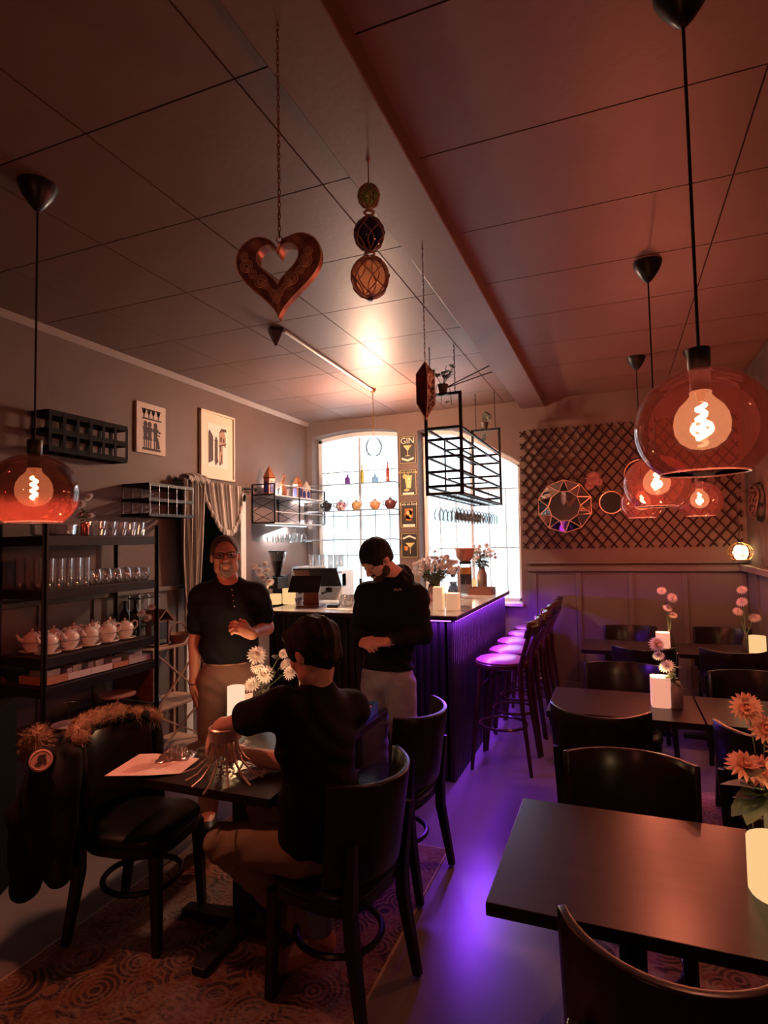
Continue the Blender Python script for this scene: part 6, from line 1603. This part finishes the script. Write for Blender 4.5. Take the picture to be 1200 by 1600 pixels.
# hood bunched behind and around the neck
for a in np.linspace(.3, 2 * PI - .3, 9):
    d_ = -f * math.cos(a - PI) * -1; c_ = nb + (np.array((f[0] * math.cos(a), f[1] * math.cos(a), 0)) + np.array((-f[1] * math.sin(a), f[0] * math.sin(a), 0))) * .088 + V3(0, 0, -.012 - .022 * math.cos(a))
    F.ell(c_, (.036, .036, .034), k=.02)
F.ell(nb + V3(-f[0] * .085, -f[1] * .085, .0), (.080, .055, .085), Bt, .03)
F.warp(folds(.006, 19, 27)); F.ell(nb + V3(f[0] * .03, f[1] * .03, .075), (.062, .066, .075), Bt, .006, 'sub')
F.cut(lambda X, Y, Z: zh - Z + 0 * X); F.mesh('hooded_sweatshirt', m_hood, t)
F = Field((-.35, -.30, .04), (.35, .30, 1.0), .007); F.ell(pe, (.180, .132, .13), Bt, .04)
for h, kn, an in legs: F.cone(h, kn, .102, .088, .03); F.cone(kn, an + V3(0, 0, .02), .088, .082, .02)
F.warp(folds(.005, 15, 21)); F.cut(lambda X, Y, Z: np.maximum(Z - (zh + .05), .05 - Z) + 0 * X); F.mesh('jeans', m_jean, t)
for h, kn, an in legs:
    F = Field(an + V3(-.22, -.25, -.10), an + V3(.22, .12, .08), .007); F.cone(an + V3(0, 0, -.03), an + np.append(f[:2] * .17, -.045), .052, .045, .02); F.cut(lambda X, Y, Z: .001 - Z + 0 * X); F.mesh('shoe', m_shoe, t)
hair(H, t, m_hairb, grow=.014, face=((0, .120, -.048), (.074, .072, .100)), low=-.06, noise=.003)
beard(H, t, mat('dark_stubble_beard', (.035, .022, .018), .8, bump=.5, bscale=300))
wd = unit(rw - re); wp = rw - wd * .012; s1 = unit(np.cross(wd, (0, 0, 1))); s2 = np.cross(s1, wd)
g = G(); g.tube([wp + s1 * .037 * math.cos(a) + s2 * .034 * math.sin(a) for a in [2 * PI * i / 18 for i in range(18)]], .009, 6, closed=True); w_ = g.done('watch_strap', m_bplastic, t)
g = G(); g.bar(wp + s2 * .040 - s1 * .0 - wd * .016, wp + s2 * .040 + wd * .016, .032, .010); w_ = g.done('watch', m_bplastic, t, smooth=0)
g = G(); g.bar(wp - s1 * .036 - s2 * .012 - wd * .010, wp - s1 * .036 - s2 * .012 + wd * .010, .016, .006); g.done('watch_highlight', m_steel, w_, smooth=0)
p_ = L(622, 921.5, -.150); g = G()
for i in range(6): g.box(Vector(p_) + Vector((-.022 + i * .0085, .004 * i, .004 * math.sin(i * 2))), (.005, .004, .008 if i else .014))
g.done('chest_emblem', mat('pale_embroidery', (.6, .5, .45), .7), t, smooth=0)

# ------------------------------------------------------------------ the seated man
t, L = person('seated man in a black T-shirt, seen from behind, working on the chandelier frame', 490, 2.26)
f = unit((-.80, .60, 0)); H = Frame(L(489, 1018, .0), (-.66, .66, -.36), (-.22, .20, .95), 1.03)
ls, rs = L(436, 1106, -.12), L(549, 1108, .11); le, re = L(388, 1122, .08), L(452, 1192, .20); lw, rw = L(344, 1136, .19), L(377, 1176, .24)
nb = L(494, 1074, .0); ch, be, pe = L(496, 1150), L(500, 1240), L(497, 1308)
Bt = np.array([[-f[1], f[0], 0], [f[0], f[1], 0], [0, 0, 1]]) * 1.0
Bt = np.array([unit((f[1], -f[0], 0)), f, (0, 0, 1)])
pe[2] = .575
lat = np.array((f[1], -f[0], 0)) * -.09   # towards his left
hipL, hipR = pe + lat + V3(0, 0, -.01), pe - lat + V3(0, 0, -.01)
knL, knR = L(352, 1352, .06), L(412, 1318, .36); knL[2] = .525; knR[2] = .535
anL, anR = L(498, 1462, .06), L(430, 1462, .42); anL[2] = max(anL[2], .11); anR[2] = .10
toL = L(437, 1520, .06); toL[2] = .04; toR = anR + np.append(f[:2] * .16, -.06)
F = Field((-.55, -.40, -.005), (.36, .70, 1.46), RES)
F.ell(ch, (.175, .108, .16), Bt, .05); F.ell(be, (.155, .105, .15), Bt, .06); F.ell(pe, (.165, .125, .09), Bt, .05)
F.cone(nb, ch, .054, .10, .04); F.cone(ls + (rs - ls) * .12, rs + (ls - rs) * .12, .055, .055, .05); head(F, H, nb, .049)
F.cone(ls, le, .050, .040, .03); F.cone(le, lw, .040, .027, .015); F.cone(rs, re, .050, .040, .03); F.cone(re, rw, .040, .027, .015)
hand(F, lw, unit(L(326, 1158, .20) - lw), (-.5, -.4, .75), -1, .75, .98); hand(F, rw, unit(L(345, 1166, .20) - rw), (.2, -.6, .7), 1, .7, .98)
for h, kn, an, to in ((hipL, knL, anL, toL), (hipR, knR, anR, toR)): F.cone(h, kn, .080, .052, .03); F.cone(kn, an, .052, .038, .02); F.cone(an, to, .040, .032, .02)
F.mesh('body', m_skin2, t); eyes(H, t, m_iris)
zh = .505
F = Field((-.42, -.35, .44), (.36, .42, 1.22), RES)
F.ell(ch, (.198, .130, .175), Bt, .05); F.ell(be, (.186, .135, .19), Bt, .06); F.ell(pe + V3(0, 0, .02), (.188, .150, .11), Bt, .05)
F.cone(ls + (rs - ls) * .14, rs + (ls - rs) * .14, .070, .070, .05); F.cone(nb + V3(-f[0] * .012, -f[1] * .012, -.012), ch, .066, .12, .05)
F.cone(ls, ls + (le - ls) * .97, .076, .070, .03); F.cone(rs, rs + (re - rs) * .75, .076, .074, .03)
F.warp(folds(.005, 17, 21)); F.ell(nb + V3(f[0] * .03, f[1] * .03, .058), (.060, .060, .055), k=.006, op='sub'); F.cut(lambda X, Y, Z: zh - Z + 0 * X); F.mesh('t_shirt', m_tee, t)
F = Field((-.55, -.35, .02), (.34, .70, .72), .0065); F.ell(pe + V3(0, 0, -.005), (.180, .140, .092), Bt, .04)
for h, kn, an in ((hipL, knL, anL), (hipR, knR, anR)): F.cone(h, kn, .093, .074, .03); F.cone(kn, kn + (an - kn) * .86, .074, .060, .02)
F.warp(folds(.006, 25, 19)); F.mesh('trousers', m_khaki, t)
for an, to in ((anL, toL), (anR, toR)):
    F = Field(np.minimum(an, to) - .09, np.maximum(an, to) + .09, .006); F.cone(an + V3(0, 0, .03), an, .052, .052, .02); F.cone(an + V3(.02, 0, -.03), to, .048, .040, .03); F.cut(lambda X, Y, Z: .012 - Z + 0 * X); F.mesh('boot', m_boot, t)
    F = Field(an - .09, an + .11, .006); F.cone(an + V3(0, 0, .045), an + V3(0, 0, .085), .060, .062, .01); F.mesh('turn_up', mat('blue_denim_turn_up', (.16, .22, .36), .8), t)
hair(H, t, m_hairb, grow=.014, face=((0, .122, -.045), (.072, .072, .100)), low=-.085, noise=.0055, fringe=[((s_ * .03, .06, .085), (.035, .035, .026)) for s_ in (-1, 0, 1)])
# ================================================================== PARKA OVER THE LEFT CHAIR
m_coat = mat('black_parka_cloth', (.010, .009, .009), .75, bump=.25, bscale=40, spec=.25); m_fur = mat('ginger_brown_fur', (.40, .25, .16), .85, noise=(25, (.22, .13, .08), .25), bump=1.0, bscale=120)
bc = np.array((-2.04, 2.13)); fw = np.array((.988, .156)); lt_ = np.array((-.156, .988))
def arcp(a, off, z):
    r = .258 + off; x = r * math.sin(a); y = -.27 + .258 - r * math.cos(a)
    p_ = bc + fw * y + lt_ * x; return np.array((p_[0], p_[1], z))
ct = thing('parka', 'black parka with ginger fur trim hung over the back of the left chair', 'coat', (0, 0, 0))
F = Field((-2.75, 1.50, .08), (-1.95, 2.60, 1.02), .007)
for a in np.linspace(-1.15, 1.15, 11):
    F.cone(arcp(a, .045, .84), arcp(a, .085 + .02 * math.sin(a * 4), .42 - .10 * math.cos(a)), .030, .045, .03)
for a in np.linspace(-1.0, 1.0, 9): F.cone(arcp(a, .045, .85), arcp(a, -.02, .868), .026, .020, .02)
F.ell(arcp(-.9, .12, .62), (.10, .09, .22), k=.04)
sl0, sl1, sl2 = np.array(atd(78, 1195, 2.52)), np.array(atd(42, 1270, 2.50)), np.array(atd(40, 1385, 2.48))
F.cone(sl0, sl1, .075, .070, .05); F.cone(sl1, sl2, .070, .058, .02); F.ell(np.array(atd(88, 1320, 2.55)), (.09, .10, .12), k=.05)
F.warp(lambda X, Y, Z: .006 * np.sin(30 * X + 20 * Z) * np.sin(26 * Y - 15 * Z)); F.mesh('coat_body', m_coat, ct)
def fur(path, r, name, n, seed=1, L=.03, res=.007):
    rn = random.Random(seed); path = [np.array(p) for p in path]; P_ = np.array(path); F = Field(P_.min(0) - r - .06, P_.max(0) + r + .06, res)
    for p, q in zip(path, path[1:]): F.cone(p, q, r * .92, r * .92, .02)
    F.warp(lambda X, Y, Z: .006 * np.sin(60 * X + 31 * Z) * np.sin(57 * Y - 40 * Z)); o = F.mesh(name, m_fur, ct)
    g = G()
    for i in range(n):
        k = rn.randrange(len(path) - 1) if len(path) > 1 else 0; p = Vector(path[k]).lerp(Vector(path[k + 1]), rn.random())
        d = Vector((rn.gauss(0, 1), rn.gauss(0, 1), rn.gauss(0, 1) + .3)).normalized(); b = p + d * r * .85; s = d.orthogonal().normalized() * .0022
        e = b + d * L * rn.uniform(.5, 1.1) + Vector((rn.gauss(0, .006), rn.gauss(0, .006), -.008)); g.bm.faces.new([g.bm.verts.new(v) for v in (b - s, b + s, e)])
    g.done('fur_strands', m_fur, o, smooth=0, kind='stuff', normals=False)
fur([arcp(a, .01, .888 + .012 * math.cos(a)) for a in np.linspace(-1.0, .55, 7)], .036, 'fur_trim', 2600, 1)
fur([arcp(a, .03, .872 - (a - .6) * .05) for a in np.linspace(.62, 1.2, 4)], .034, 'fur_trim', 1200, 2, .04)
hb = np.array(atd(57, 1163, 2.56)); fur([hb + np.array((.0, 0, -.035)), hb + np.array((.012, 0, .03))], .056, 'fur_hood_ball', 1800, 3, .036)
bp = Vector(atd(64, 1188, 2.37)); nrm = (CP - bp).normalized()
R_ = nrm.to_track_quat('Z', 'Y').to_matrix()
g = G(); g.lathe([(0, 0), (.040, 0), (.043, .003), (.036, .006), (.034, .004), (0, .004)], bp, 28, R_); bd = g.done('round_badge', mat('pinkish_badge', (.60, .34, .28), .6), ct)
g = G()
for cx, cy, rx, ry in ((0, .004, .014, .018), (-.010, -.014, .012, .008), (.012, .016, .008, .006), (.014, -.006, .006, .014)): g.prism(el(cx, cy, rx, ry, 10), lambda a, b: bp + R_ @ Vector((a, b, .004)), lambda a, b: bp + R_ @ Vector((a, b, .0055)))
g.done('badge_motif', m_ink, bd, smooth=0)
F = Field(np.array(bp) - .11, np.array(bp) + .11, .007); F.cone(np.array(bp - nrm * .045), sl0, .050, .06, .02); F.mesh('arm_top', m_coat, ct)
